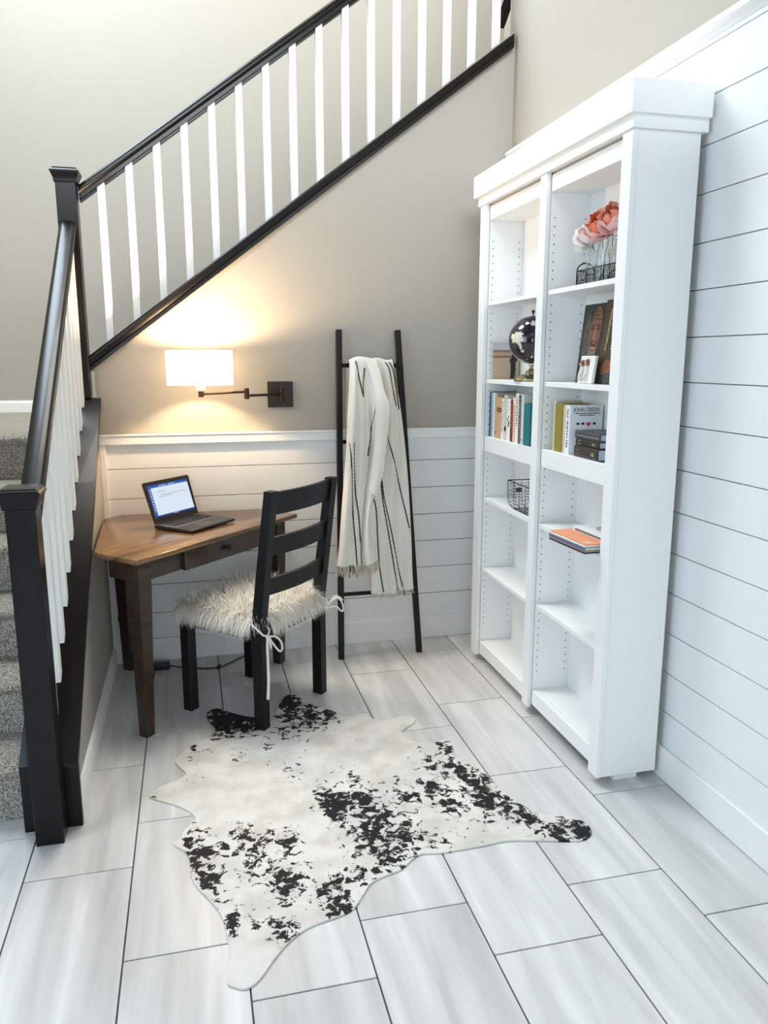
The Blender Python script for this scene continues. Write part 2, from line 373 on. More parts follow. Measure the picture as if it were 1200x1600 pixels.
def unit(ya, yb, shelves, mid, bot):
    for y in ((ya-0.018, ya), (yb, yb+0.018)):
        MB().box(XI+0.002, 1.542, y[0], y[1], 0.05, 2.176, 0.001).build('side_panel', m_case, bc)
    MB().box(1.527, 1.541, ya+0.0005, yb-0.0005, 0.06, 2.17).build('back_panel', m_case, bc)
    e = 0.005
    MB().box(XI-0.001, XI+0.018, ya+e, yb-e, 2.119, 2.179, 0.001).build('top_rail', m_case, bc)
    MB().box(XI+0.0185, 1.5265, ya+0.0008, yb-0.0008, 2.119, 2.137).build('top_panel', m_case, bc)
    for zt, zb in shelves:
        s = MB().box(XI+0.002, 1.5265, ya+0.0012, yb-0.0012, zb, zt, 0.001).build('shelf', m_case, bc)
    MB().box(XI-0.001, XI+0.018, ya+e, yb-e, mid[1], mid[0], 0.001).build('middle_rail', m_case, bc)
    MB().box(XI+0.0185, 1.5265, ya+0.0008, yb-0.0008, mid[0]-0.022, mid[0]-0.003, 0.0005).build('middle_shelf', m_case, bc)
    MB().box(XI-0.001, XI+0.018, ya+e, yb-e, bot[1], bot[0], 0.001).build('bottom_rail', m_case, bc)
    MB().box(XI+0.0185, 1.5265, ya+0.0008, yb-0.0008, bot[0]-0.022, bot[0]-0.0005).build('bottom_shelf', m_case, bc)
    h = MB(); k = 0; z = 0.192
    allz = [(a+0.012, b-0.012) for a, b in shelves+[mid]]
    while z < 2.035:
        if not any(b < z < a for a, b in allz):
            for x in (1.380, 1.509):
                h.lathe([(0.0, 0.0004), (0.0023, 0.0004), (0.0027, 0.0)], (x, yb, z), 8, (0, -1, 0))
        z += 0.0322
    stuff(h.build('pin_holes', m_hole, bc))
unit(2.939, 3.512, [(1.757, 1.741), (1.405, 1.387), (0.838, 0.820), (0.484, 0.466)], (1.137, 1.066), (0.104, 0.040))
unit(2.348, 2.8825, [(1.760, 1.742), (1.411, 1.393), (0.840, 0.822), (0.496, 0.478)], (1.146, 1.074), (0.112, 0.048))

# ---------------------------------------------------------------- books
m_page = mat('book_pages', (232, 226, 212), 0.8, bump=0.3, bscale=400)
m_ink = mat('black_print', (38, 36, 36), 0.6)
m_gold = mat('gilt_print', (196, 178, 128), 0.35, metal=0.5)
def cloth(name, rgb, rough=0.45): return mat(name, rgb, rough)
def book(label, y0, y1, z0, z1, rgb, group, x0=1.3815, depth=0.125, lean=0.0, paper=False):
    """upright book: spine towards -x"""
    t = thing('book', label, 'book', (x0+depth/2, (y0+y1)/2, z0), 0, group)
    m = cloth('book_cover_%d_%d_%d' % rgb, rgb)
    sh = lambda z: lean*(z-z0)
    b = MB(); th = min(0.003, (y1-y0)*0.2)
    def slab(xa, xb, ya, yb, za, zb, bev):
        b.hexa([(xa, ya+sh(za), za), (xb, ya+sh(za), za), (xb, yb+sh(za), za), (xa, yb+sh(za), za), (xa, ya+sh(zb), zb), (xb, ya+sh(zb), zb), (xb, yb+sh(zb), zb), (xa, yb+sh(zb), zb)], bev)
    slab(x0, x0+0.003, y0, y1, z0, z1, 0.0012)
    slab(x0+0.002, x0+depth, y0, y0+th, z0, z1, 0.0005); slab(x0+0.002, x0+depth, y1-th, y1, z0, z1, 0.0005)
    b.build('cover', m, t)
    b2 = b; b = MB(); slab(x0+0.003, x0+depth-0.004, y0+th, y1-th, z0+0.003, z1-0.003, 0); b.build('pages', m_page, t)
    t['_x0'] = x0; del t['_x0']
    return t
def marks(t, rects, x, m, name='lettering'):
    """print on a spine: rectangles (y0,y1,z0,z1)"""
    b = MB()
    for y0, y1, z0, z1 in rects: b.box(x-0.0005, x+0.0004, y0, y1, z0, z1)
    return b.build(name, m, t, smooth=False)
def textrun(ya, yb, za, zb, seed, gap=0.35):
    r = random.Random(seed); out = []; z = zb
    while z > za:
        h = r.uniform(0.004, 0.009); out.append((ya+r.uniform(0, (yb-ya)*0.25), yb-r.uniform(0, (yb-ya)*0.25), z-h, z)); z -= h+r.uniform(0.002, 0.005)
        if r.random() < 0.2: z -= 0.006
    return out
SX = 1.3815; GL = 'books in the row on the left column, middle shelf'; ZL = 1.1345
bL = [
 ('navy blue book, first at the far end of the left row', 3.490, 3.507, 1.347, (24, 52, 92)),
 ('light blue book beside the navy one in the left row', 3.466, 3.4885, 1.344, (120, 168, 205)),
 ('cream book between the light blue and the beige books', 3.441, 3.465, 1.344, (232, 220, 198)),
 ('beige book with a small black mark low on its spine', 3.414, 3.440, 1.342, (186, 164, 138)),
 ('tan book with a dark red band across its spine', 3.358, 3.413, 1.325, (208, 164, 120)),
 ('slim white book with small black lettering beside the tan one', 3.331, 3.357, 1.323, (240, 234, 224)),
 ('pale grey book, taller, with a black emblem low on its spine', 3.294, 3.330, 1.340, (206, 200, 196)),
 ('white book with a slanting black figure on its spine', 3.256, 3.293, 1.324, (242, 238, 230)),
 ('dark red brown book, lower, in the middle of the row', 3.228, 3.255, 1.320, (106, 52, 38)),
 ('salmon pink book with a pale spine beside the brown one', 3.199, 3.227, 1.335, (228, 178, 156)),
 ('white book with bold black lettering running down its spine', 3.168, 3.198, 1.352, (240, 236, 228)),
 ('dark grey brown book with pale marks on the spine', 3.140, 3.167, 1.344, (86, 76, 70)),
 ('pale green slim book just before the teal one', 3.113, 3.139, 1.351, (206, 214, 204)),
 ('thick teal book at the near end of the left row', 3.048, 3.106, 1.312, (10, 112, 120)),
]
for i, (lb, y0, y1, zt, c) in enumerate(bL):
    t = book(lb, y0, y1, ZL, zt, c, GL, lean=0.0)
    yc = (y0+y1)/2
    if i == 3: marks(t, [(yc-0.006, yc+0.005, 1.155, 1.166)], SX, m_ink)
    if i == 4:
        marks(t, [(y0+0.001, y1-0.001, 1.258, 1.279)], SX, mat('dark_red_band', (128, 44, 34), 0.5), 'spine_band')
        marks(t, [(yc-0.008, yc+0.008, 1.262, 1.266), (yc-0.010, yc+0.010, 1.270, 1.274)], SX-0.0004, m_gold)
    if i == 5: marks(t, textrun(yc-0.004, yc+0.004, 1.17, 1.31, 3), SX, m_ink)
    if i == 6: marks(t, [(yc-0.010, yc+0.010, 1.182, 1.197), (yc-0.006, yc+0.006, 1.176, 1.182), (yc-0.004, yc+0.003, 1.197, 1.202)], SX, m_ink, 'emblem')
    if i == 7:
        b = MB(); b.obox((SX, yc+0.002, 1.222), (1, 0, 0), (0, 0.5, 1), (0, 1, -0.5), 0.0004, 0.022, 0.0035); b.obox((SX, yc-0.004, 1.212), (1, 0, 0), (0, -0.8, 1), (0, 1, 0.8), 0.0004, 0.016, 0.0028); b.obox((SX, yc-0.002, 1.246), (1, 0, 0), (0, 0, 1), (0, 1, 0), 0.0004, 0.004, 0.004)
        b.build('emblem', m_ink, t); marks(t, textrun(yc-0.003, yc+0.003, 1.27, 1.312, 9), SX, mat('grey_print', (150, 145, 140), 0.6))
    if i == 8: marks(t, textrun(yc-0.004, yc+0.004, 1.2, 1.30, 12), SX, mat('tan_print', (190, 140, 110), 0.6))
    if i == 9: marks(t, [(y0+0.002, y1-0.002, 1.30, 1.33)], SX, mat('pale_band', (240, 226, 214), 0.6), 'spine_band')
    if i == 10: marks(t, textrun(yc-0.006, yc+0.006, 1.21, 1.335, 21), SX, m_ink)
    if i == 11: marks(t, textrun(yc-0.004, yc+0.004, 1.16, 1.33, 31), SX, mat('pale_print', (196, 186, 176), 0.6))
    if i == 12: marks(t, [(yc-0.003, yc+0.003, 1.15, 1.16)], SX, m_ink)
t = thing('book', 'narrow white booklet standing behind the teal book', 'book', (1.48, 3.0275, ZL), 0, GL)
MB().box(1.40, 1.52, 3.021, 3.036, ZL, 1.345, 0.002).build('cover', cloth('booklet_white', (238, 238, 236)), t)

ZR = 1.1435; GR = 'books on the right column, middle shelf'
t = thing('book', 'olive green album with a pale top edge, first in the right row', 'book', (1.45, 2.79, ZR), 0, GR)
MB().box(1.378, 1.500, 2.744, 2.808, ZR, 1.331, 0.004).build('cover', mat('olive_cloth', (142, 128, 52), 0.6, var=0.15, vscale=40), t)
MB().box(1.380, 1.497, 2.8085, 2.826, ZR, 1.340, 0.003).build('slipcover', cloth('album_pale', (206, 200, 172)), t)
t = book('thin pinkish beige book between the album and the white one', 2.724, 2.742, ZR, 1.328, (220, 194, 172), GR)
t = book('white boxed book with black lettering and a pink heart on its cover', 2.690, 2.722, ZR, 1.328, (238, 240, 243), GR, depth=0.138)
marks(t, textrun(2.701, 2.711, 1.165, 1.315, 44), SX, m_ink)
def textobj(name, body, parent, loc, rot, size, m, sx=1.0, ext=0.0002):
    cu_ = bpy.data.curves.new(name, 'FONT'); cu_.body = body; cu_.size = size; cu_.extrude = ext
    o = bpy.data.objects.new(name, cu_); COL.objects.link(o); bpy.context.view_layer.update()
    me = bpy.data.meshes.new_from_object(o.evaluated_get(bpy.context.evaluated_depsgraph_get()))
    bpy.data.objects.remove(o); bpy.data.curves.remove(cu_); me.name = name; me.materials.clear(); me.materials.append(m)
    me.transform(Matrix.Diagonal((sx, 1, 1, 1)))
    o = link(name, me, parent); o.location = Vector(loc)-parent.location; o.rotation_euler = rot
    return o
tx = textobj('lettering', 'JOHN GREEN', t, (1.396, 2.6896, 1.3045), (math.pi/2, 0, 0), 0.0225, m_ink, 0.80)
b = MB()
r = random.Random(5)
for z, xa, xb in ((1.2965, 1.405, 1.507), (1.2895, 1.422, 1.486)):
    x = xa
    while x < xb:
        w_ = r.uniform(0.004, 0.011); b.box(x, min(x+w_, xb), 2.6893, 2.6897, z, z+0.0032); x += w_+0.0018
for x, w_ in ((1.410, 0.012), (1.431, 0.012), (1.478, 0.013)):
    b.box(x, x+w_, 2.6893, 2.6897, 1.2555, 1.2635)
b.build('cover_print', m_ink, t, smooth=False)
hp = []
for k in range(24):
    a = 2*math.pi*k/24; hp.append((1.4605+0.0095*math.sin(a)**3, 2.6897, 1.2575+0.0006*(13*math.cos(a)-5*math.cos(2*a)-2*math.cos(3*a)-math.cos(4*a))))
MB().prism(hp, (0, -0.0005, 0)).build('heart_print', mat('pink_red', (214, 60, 96), 0.5), t)

m_leather = mat('black_leather', (44, 42, 44), 0.38, bump=0.15, bscale=300)
m_bluepage = mat('bluelit_pages', (196, 214, 236), 0.5)  # bluish light on the page ends is put into this page colour
def flatbook(label, x0, x1, y0, y1, z0, z1, m, mp, group, emb=None, spine_round=True):
    t = thing('book', label, 'book', ((x0+x1)/2, (y0+y1)/2, z0), 0, group)
    b = MB(); th = 0.0035
    pr = [(x0+0.004, z0), (x0+0.001, z0+0.004), (x0, (z0+z1)/2), (x0+0.001, z1-0.004), (x0+0.004, z1), (x1, z1), (x1, z1-th), (x0+0.006, z1-th), (x0+0.006, z0+th), (x1, z0+th), (x1, z0)]
    b.prism([(x, y0, z) for x, z in pr], (0, y1-y0, 0)); b.build('cover', m, t)
    MB().box(x0+0.0065, x1-0.006, y0+0.005, y1-0.005, z0+th, z1-th).build('pages', mp, t)
    if emb: emb(t, x0, y0, y1, z0, z1)
    return t
GB = 'black books lying in a stack beside the white boxed book'
def emb_round(t, x0, y0, y1, z0, z1):
    h = (z1-z0)
    MB().lathe([(0.006*1.1, 0.0), (0.0095, 0.0006), (0.0095, 0.0), (0.006, 0.0)], (x0+0.0006, y1-0.028, (z0+z1)/2), 16, (-1, 0, 0)).build('emblem', m_gold, t)
    marks(t, [(y0+0.022, y0+0.046, z0+h*0.38, z0+h*0.50), (y0+0.026, y0+0.042, z0+h*0.54, z0+h*0.66)], x0, m_gold)
def emb_line(t, x0, y0, y1, z0, z1): marks(t, [(y0+0.004, y1-0.01, z0+0.010, z0+0.0125)], x0, mat('silver_print', (178, 178, 182), 0.35, metal=0.4), 'spine_band')
flatbook('thick black leather book at the bottom of the black stack', 1.376, 1.500, 2.462, 2.634, ZR, 1.187, m_leather, m_bluepage, GB, emb_round)
flatbook('black leather book with a round emblem, middle of the black stack', 1.378, 1.492, 2.460, 2.628, 1.1875, 1.2135, m_leather, m_bluepage, GB, emb_round)
flatbook('black book with a silver line, topmost of the black stack', 1.376, 1.488, 2.452, 2.632, 1.214, 1.2425, mat('slate_leather', (66, 66, 74), 0.4), m_bluepage, GB, emb_line)

# flat stack jutting over the shelf edge
def flatstack(label, name, pts, z0, z1, m, parent_parts=(), group=None):
    cx = sum(p[0] for p in pts)/4; cy = sum(p[1] for p in pts)/4
    t = thing('book', label, 'book', (cx, cy, z0), 0, group)
    if z1-z0 > 0.007:
        th = 0.0018
        MB().prism([(x, y, z0) for x, y in pts], (0, 0, th)).build('cover', m, t)
        c = MB(); c.prism([(x, y, z1-th) for x, y in pts], (0, 0, th))
        c.build('cover', m, t)
        ip = [(cx+(x-cx)*0.975, cy+(y-cy)*0.975) for x, y in pts]
        MB().prism([(x, y, z0+th) for x, y in ip], (0, 0, z1-z0-2*th)).build('pages', m_page, t)
        e0, e1 = Vector((*pts[0], 0)), Vector((*pts[3], 0)); dd = (Vector((*pts[1], 0))-e0).normalized()*0.003
        MB().prism([e0+Vector((0, 0, z0+th)), e0+dd+Vector((0, 0, z0+th)), e1+dd+Vector((0, 0, z0+th)), e1+Vector((0, 0, z0+th))], (0, 0, z1-z0-2*th)).build('spine', m, t)
    else:
        MB().prism([(x, y, z0) for x, y in pts], (0, 0, z1-z0), 0.0006).build('cover', m, t)
    return t
def rect(x0, x1, y0, y1, a):
    cx, cy = (x0+x1)/2, (y0+y1)/2; ca, sa = math.cos(a), math.sin(a)
    return [(cx+(x-cx)*ca-(y-cy)*sa, cy+(x-cx)*sa+(y-cy)*ca) for x, y in ((x0, y0), (x1, y0), (x1, y1), (x0, y1))]
GS = 'books lying flat and jutting over the right column shelf'
ZS4 = 0.8405
Q = rect(1.283, 1.50, 2.366, 2.615, 0.07)
Q2 = rect(1.287, 1.50, 2.368, 2.618, 0.05)
flatstack('dark brown thin book at the bottom of the jutting stack', 'book', rect(1.283, 1.50, 2.366, 2.612, 0.06), ZS4, 0.8455, mat('dark_brown_cover', (58, 40, 36), 0.4), group=GS)
flatstack('pinkish beige thin book second from the bottom of the jutting stack', 'book', rect(1.285, 1.50, 2.369, 2.613, 0.065), 0.846, 0.8505, mat('mauve_beige_cover', (196, 172, 164), 0.5), group=GS)
flatstack('slate blue book in the middle of the jutting stack', 'book', rect(1.283, 1.495, 2.366, 2.612, 0.06), 0.851, 0.863, mat('slate_blue_cover', (104, 112, 132), 0.45), group=GS)
flatstack('thin white book directly under the orange one', 'book', rect(1.285, 1.495, 2.368, 2.614, 0.06), 0.8635, 0.8695, mat('white_cover', (244, 243, 240), 0.45), group=GS)
to = flatstack('thin orange book on top of the jutting stack', 'book', rect(1.287, 1.495, 2.366, 2.612, 0.06), 0.870, 0.8745, mat('orange_cover', (240, 158, 112), 0.4), group=GS)
to2 = MB().prism([(x, y, 0.8744) for x, y in rect(1.305, 1.33, 2.374, 2.40, 0.06)], (0, 0, 0.0004)).build('label_patch', mat('pale_label', (214, 204, 180), 0.6), to)
tw = flatstack('white hardback with tiny grey lettering lying on the orange book', 'book', rect(1.366, 1.500, 2.352, 2.585, 0.04), 0.875, 0.893, mat('white_glossy_cover', (242, 242, 244), 0.3), group=GS)
r = random.Random(8); b = MB(); y = 2.565
while y > 2.37:
    h_ = r.uniform(0.004, 0.012); b.box(1.3632+(2.47-y)*0.04, 1.3665+(2.47-y)*0.04, y-h_, y, 0.880, 0.8865); y -= h_+0.003
b.build('lettering', mat('grey_print2', (120, 116, 122), 0.6), tw, smooth=False)
flatstack('mauve grey booklet at the very top of the flat books', 'book', rect(1.410, 1.50, 2.360, 2.50, 0.04), 0.8935, 0.901, mat('mauve_grey_cover', (172, 158, 162), 0.5), group=GS)

# ---------------------------------------------------------------- globe, beach print
m_brass = mat('antique_brass', (176, 158, 124), 0.28, metal=0.9)
g = thing('globe', 'dark desk globe with cream continents on a brass stand', 'globe', (1.424, 3.144, 1.4055))
gc = Vector((1.424, 3.144, 1.578)); GRAD = 0.100
vd = Vector((-0.414, -0.911, 0.0)); hd = Vector((0.911, -0.414, 0)); ud = Vector((0, 0, 1))
LAND = [(-0.80, 0.12, 0.13), (-0.66, 0.16, 0.16), (-0.52, 0.20, 0.13), (-0.50, 0.02, 0.13), (-0.64, -0.02, 0.15), (-0.78, -0.04, 0.10), (-0.52, -0.16, 0.11), (-0.46, -0.30, 0.08), (-0.36, -0.46, 0.06), (0.05, 0.66, 0.12), (0.18, 0.70, 0.14), (0.0, 0.74, 0.08), (0.0, -0.72, 0.05), (0.6, 0.3, 0.2), (0.7, 0.0, 0.2)]
b = MB(); b.lathe([(GRAD*math.sin(math.pi*i/72), -GRAD*math.cos(math.pi*i/72)) for i in range(73)], gc, 144)
me = b.mesh('sphere', None)
at = me.color_attributes.new('tint', 'FLOAT_COLOR', 'POINT')
rr = random.Random(2)
for i, v in enumerate(me.vertices):
    n = (v.co-gc).normalized(); land = False
    for (hx, vz, s) in LAND:
        dd = math.sqrt(max(0, 1-hx*hx-vz*vz)); q = vd*dd+hd*hx+ud*vz
        dist = (n-q).length; jag = 0.03*math.sin(40*n.x+17*n.z)+0.025*math.sin(57*n.z-31*n.y)
        if dist < s+jag: land = True
    for (dx, dy, dz, s) in ((0.8, 0.5, 0.3, 0.4), (0.5, 0.8, -0.2, 0.35), (-0.3, 0.9, 0.4, 0.4)):
        if (n-Vector((dx, dy, dz)).normalized()).length < s+0.06*math.sin(20*n.z+9*n.x): land = True
    c = lin((226, 220, 200)) if land else lin((44, 38, 48))
    at.data[i].color = (*c, 1)
me.materials.append(mat('globe_print', (50, 40, 50), 0.12, attr='tint', coat=0.5)); link('sphere', me, g)
ax = Vector((0.10, -0.10, 0.99)).normalized()
b = MB(); rad = GRAD+0.008; q = Vector((0, 0, 1)); side = hd
b.tube([gc+(side*math.cos(a)+ud*math.sin(a))*rad for a in [math.radians(-95+k*9.0) for k in range(21)]], 0.0028, 6); b.build('meridian_arm', m_brass, g)
MB().lathe([(0, 0), (0.003, 0), (0.003, 0.010), (0.0065, 0.012), (0.007, 0.018), (0.004, 0.023), (0, 0.024)], gc+ud*(GRAD+0.001), 12).build('finial', mat('dark_brass', (70, 56, 44), 0.4, metal=0.7), g)
MB().lathe([(0.072, 0.0), (0.074, 0.004), (0.073, 0.011), (0.066, 0.014), (0.062, 0.020), (0.050, 0.025), (0.040, 0.028), (0.026, 0.030), (0.022, 0.044), (0.012, 0.048), (0.008, 0.056), (0.008, 0.064), (0.014, 0.066), (0.014, 0.070), (0, 0.071)], (1.424, 3.144, 1.4055), 32).build('stand', m_brass, g)
p = thing('photo_print', 'framed beach photo of two dark figures standing behind the globe', 'picture', (1.452, 3.497, 1.405))
MB().box(1.386, 1.520, 3.494, 3.503, 1.4055, 1.572, 0.0005).build('frame', mat('print_edge', (206, 198, 186), 0.6), p)
def band(z0, z1, rgb, nm): MB().box(1.387, 1.519, 3.4933, 3.4942, z0, z1).build(nm, mat('print_'+nm, rgb, 0.5), p)
band(1.541, 1.5715, (196, 200, 200), 'sky'); band(1.529, 1.541, (150, 118, 116), 'hills'); band(1.514, 1.529, (186, 160, 132), 'shore'); band(1.504, 1.514, (136, 108, 88), 'waterline'); band(1.406, 1.504, (190, 166, 138), 'sand')
b = MB(); prb = [(1.476, 1.408), (1.498, 1.408), (1.502, 1.45), (1.500, 1.485), (1.508, 1.488), (1.510, 1.515), (1.503, 1.525), (1.494, 1.528), (1.482, 1.520), (1.480, 1.505), (1.472, 1.498), (1.470, 1.485), (1.476, 1.475)]
b.prism([(x, 3.4931, z) for x, z in prb], (0, -0.0006, 0)); b.build('figures', mat('print_figures', (38, 36, 34), 0.5), p)
b = MB(); b.prism([(1.494+0.008*math.cos(2*math.pi*k/12), 3.4924, 1.537+0.011*math.sin(2*math.pi*k/12)) for k in range(12)], (0, -0.0005, 0)); b.build('face_print', mat('print_skin', (190, 130, 120), 0.5), p)

# ---------------------------------------------------------------- painted board and plaque
pb = thing('painted_board', 'dark painted board with a bearded face and gold script, leaning on the back panel', 'picture', (1.45, 2.60, 1.4115))
by0, by1, bz0 = 2.470, 2.745, 1.4125
def bp(y, z, o=0.0):
    """point on the leaning board face; z is height along the board"""
    return Vector((1.4250+0.100*z-o, y, bz0+z*0.995))
def bpoly(pts, o, m, nm, parent=pb):
    n = len(pts); b = MB(); b.prism([bp(y, z, o) for y, z in pts], bp(0, 0, o-0.0004)-bp(0, 0, o)); return b.build(nm, m, parent)
b = MB(); b.prism([bp(2.585, 0), bp(by1, 0), bp(by1, 0.286), bp(2.585, 0.286)], (0.009, 0, 0)); b.build('left_board', mat('board_dark', (36, 38, 44), 0.5, var=0.15, vscale=30), pb)
b = MB(); b.prism([bp(by0, 0, .001), bp(2.5845, 0, .001), bp(2.5845, 0.294, .001), bp(by0, 0.294, .001)], (0.010, 0, 0)); b.build('right_board', mat('board_brown', (70, 56, 40), 0.5, var=0.25, vscale=25), pb)
def ell(cy, cz, ry, rz, n=22): return [(cy+ry*math.cos(2*math.pi*k/n), cz+rz*math.sin(2*math.pi*k/n)) for k in range(n)]
m_fc = mat('carved_brown', (122, 82, 60), 0.55, var=0.4, vscale=70); m_fd = mat('carved_dark_brown', (66, 42, 34), 0.6); m_fl = mat('carved_pale_brown', (150, 106, 82), 0.55, var=0.3, vscale=80)  # the darker brown draws the printed eyes, brows and lines
bpoly(ell(2.698, 0.130, 0.030, 0.122), 0.0006, mat('hair_grey', (78, 72, 64), 0.6, var=0.4, vscale=60), 'hair_print')
bpoly([(2.672, 0.118), (2.680, 0.165), (2.678, 0.205), (2.668, 0.245), (2.648, 0.272), (2.626, 0.277), (2.608, 0.262), (2.600, 0.225), (2.603, 0.175), (2.612, 0.125), (2.628, 0.105), (2.655, 0.105)], 0.0010, m_fc, 'face_print')
bpoly([(2.672, 0.125), (2.682, 0.085), (2.684, 0.045), (2.672, 0.014), (2.648, 0.010), (2.632, 0.040), (2.622, 0.085), (2.620, 0.120), (2.646, 0.112)], 0.0014, mat('beard_grey', (120, 112, 96), 0.6, var=0.35, vscale=90), 'beard_print')
for s in (-1, 1):
    bpoly(ell(2.641+s*0.019, 0.196, 0.013, 0.006, 12), 0.0018, m_fd, 'eye_print')
    bpoly([(2.641+s*0.006, 0.206), (2.641+s*0.034, 0.204), (2.641+s*0.032, 0.210), (2.641+s*0.008, 0.212)], 0.0018, m_fd, 'brow_print')
    bpoly([(2.641+s*0.010, 0.150), (2.641+s*0.016, 0.158), (2.641+s*0.028, 0.146), (2.641+s*0.026, 0.138)], 0.0018, m_fd, 'cheek_line')
bpoly([(2.630, 0.158), (2.653, 0.158), (2.646, 0.206), (2.638, 0.206)], 0.0020, m_fl, 'nose_print')
for z in (0.228, 0.241, 0.254): bpoly([(2.614, z), (2.640, z+0.004), (2.662, z), (2.662, z+0.003), (2.640, z+0.007), (2.614, z+0.003)], 0.0018, m_fd, 'forehead_line')
bpoly(ell(2.643, 0.137, 0.023, 0.0035, 12), 0.0020, mat('mouth_dark', (44, 26, 24), 0.6), 'mouth_print')
bpoly(ell(2.645, 0.127, 0.019, 0.0035, 12), 0.0020, mat('lip_pale', (170, 138, 118), 0.6), 'lip_print')
m_scr = mat('gold_script', (226, 206, 150), 0.4)
rg = random.Random(14)
for cy, za, zb_ in ((2.535, 0.115, 0.262), (2.497, 0.115, 0.245)):
    pts = []; z = zb_; k = 0
    while z > za:
        pts.append(bp(cy+(zb_-z)*0.10+(0.007 if k % 2 else -0.004)+rg.uniform(-0.003, 0.003), z, 0.0022)); z -= 0.0045; k += 1
    MB().tube(catmull(pts, 3), 0.0011, 5).build('lettering', m_scr, pb)
bpoly(ell(2.527, 0.052, 0.036, 0.034), 0.0016, mat('rust_print', (132, 78, 52), 0.6, var=0.5, vscale=90), 'figure_print')
bpoly(ell(2.520, 0.021, 0.042, 0.018), 0.0020, mat('slate_print', (66, 70, 70), 0.6, var=0.5, vscale=90), 'rock_print')
pq = thing('relief_plaque', 'small white plaque with two brown-haired angels, leaning on the painted board', 'plaque', (1.405, 2.61, 1.4115))
def qp(y, z, o=0.0): return Vector((1.3905+0.13*z-o, y, 1.4118+z*0.99))
m_plq = mat('plaque_white', (240, 238, 232), 0.5)
b = MB(); b.prism([qp(2.560, 0), qp(2.662, 0), qp(2.662, 0.100), qp(2.560, 0.100)], (0.014, 0, 0), 0.002); b.build('slab', m_plq, pq)
m_rob = mat('robe_white', (226, 222, 212), 0.6); m_hr = mat('hair_brown', (124, 88, 62), 0.6)
for cy, hz in ((2.638, 0.073), (2.602, 0.077)):
    b = MB(); b.lathe([(0.011, 0.0), (0.012, 0.02), (0.009, 0.045), (0.006, 0.056), (0.0, 0.058)], qp(cy, 0.008, 0.001), 14, (0.13, 0, 1)); b.build('robe', m_rob, pq)
    b = MB(); b.lathe([(0.0105*math.sin(math.pi*i/10), -0.0125*math.cos(math.pi*i/10)) for i in range(11)], qp(cy, hz, 0.002), 14); b.build('head', m_hr, pq)
    b = MB(); b.lathe([(0.0080*math.sin(math.pi*i/8), -0.0085*math.cos(math.pi*i/8)) for i in range(9)], qp(cy+0.002, hz-0.004, 0.0065), 12); b.build('face', mat('plaque_skin', (206, 160, 132), 0.6), pq)
    b = MB(); b.tube([qp(cy+0.004, 0.05, 0.010), qp(cy+0.012, 0.03, 0.0115), qp(cy+0.006, 0.012, 0.0125), qp(cy-0.006, 0.014, 0.0125), qp(cy-0.010, 0.034, 0.011)], 0.0006, 5); b.build('wing_outline', mat('outline_grey', (120, 116, 110), 0.6), pq)

# ---------------------------------------------------------------- wire caddy with bottles and flowers
m_wire = mat('black_wire', (26, 26, 27), 0.45, metal=0.3)
cd = thing('wire_caddy', 'black wire caddy holding glass bottles on the top right shelf', 'caddy', (1.45, 2.58, 1.7605))
CX0, CX1, CY0, CY1, CZ0, CZ1 = 1.412, 1.486, 2.430, 2.745, 1.7625, 1.818
def loop(z): return [(CX0, CY0, z), (CX1, CY0, z), (CX1, CY1, z), (CX0, CY1, z), (CX0, CY0, z)]
b = MB(); b.tube(loop(CZ0), 0.0018, 6); b.tube(loop(CZ1), 0.0022, 6); b.build('rim', m_wire, cd)
b = MB(); n = 26
for i in range(n):
    ya = CY0+(CY1-CY0)*i/n; yb = CY0+(CY1-CY0)*(i+1)/n
    for x in (CX0, CX1):
        b.tube([(x, ya, CZ0), (x, yb, CZ1)], 0.0008, 4, cap=False); b.tube([(x, yb, CZ0), (x, ya, CZ1)], 0.0008, 4, cap=False)
for i in range(6):
    xa = CX0+(CX1-CX0)*i/6; xb = CX0+(CX1-CX0)*(i+1)/6
    for y in (CY0, CY1):
        b.tube([(xa, y, CZ0), (xb, y, CZ1)], 0.0008, 4, cap=False); b.tube([(xb, y, CZ0), (xa, y, CZ1)], 0.0008, 4, cap=False)
for i in range(1, 12):
    y = CY0+(CY1-CY0)*i/12; b.tube([(CX0, y, CZ0), (CX1, y, CZ0)], 0.0008, 4, cap=False)
stuff(b.build('mesh_wires', m_wire, cd))
for y in (CY0, CY1):
    b = MB(); xc = (CX0+CX1)/2
    b.tube([(CX0, y, CZ0), (CX0, y, CZ1)]+[(xc-(xc-CX0)*math.cos(math.pi*k/10), y, CZ1+0.030*math.sin(math.pi*k/10)) for k in range(1, 10)]+[(CX1, y, CZ1), (CX1, y, CZ0)], 0.0026, 6); b.build('end_hoop', m_wire, cd)
m_glass = bpy.data.materials.new('clear_glass'); m_glass.use_nodes = True
_b = m_glass.node_tree.nodes['Principled BSDF']; _b.inputs['Base Color'].default_value = (0.93, 0.96, 0.96, 1); _b.inputs['Roughness'].default_value = 0.03; _b.inputs['Transmission Weight'].default_value = 1.0; _b.inputs['IOR'].default_value = 1.45
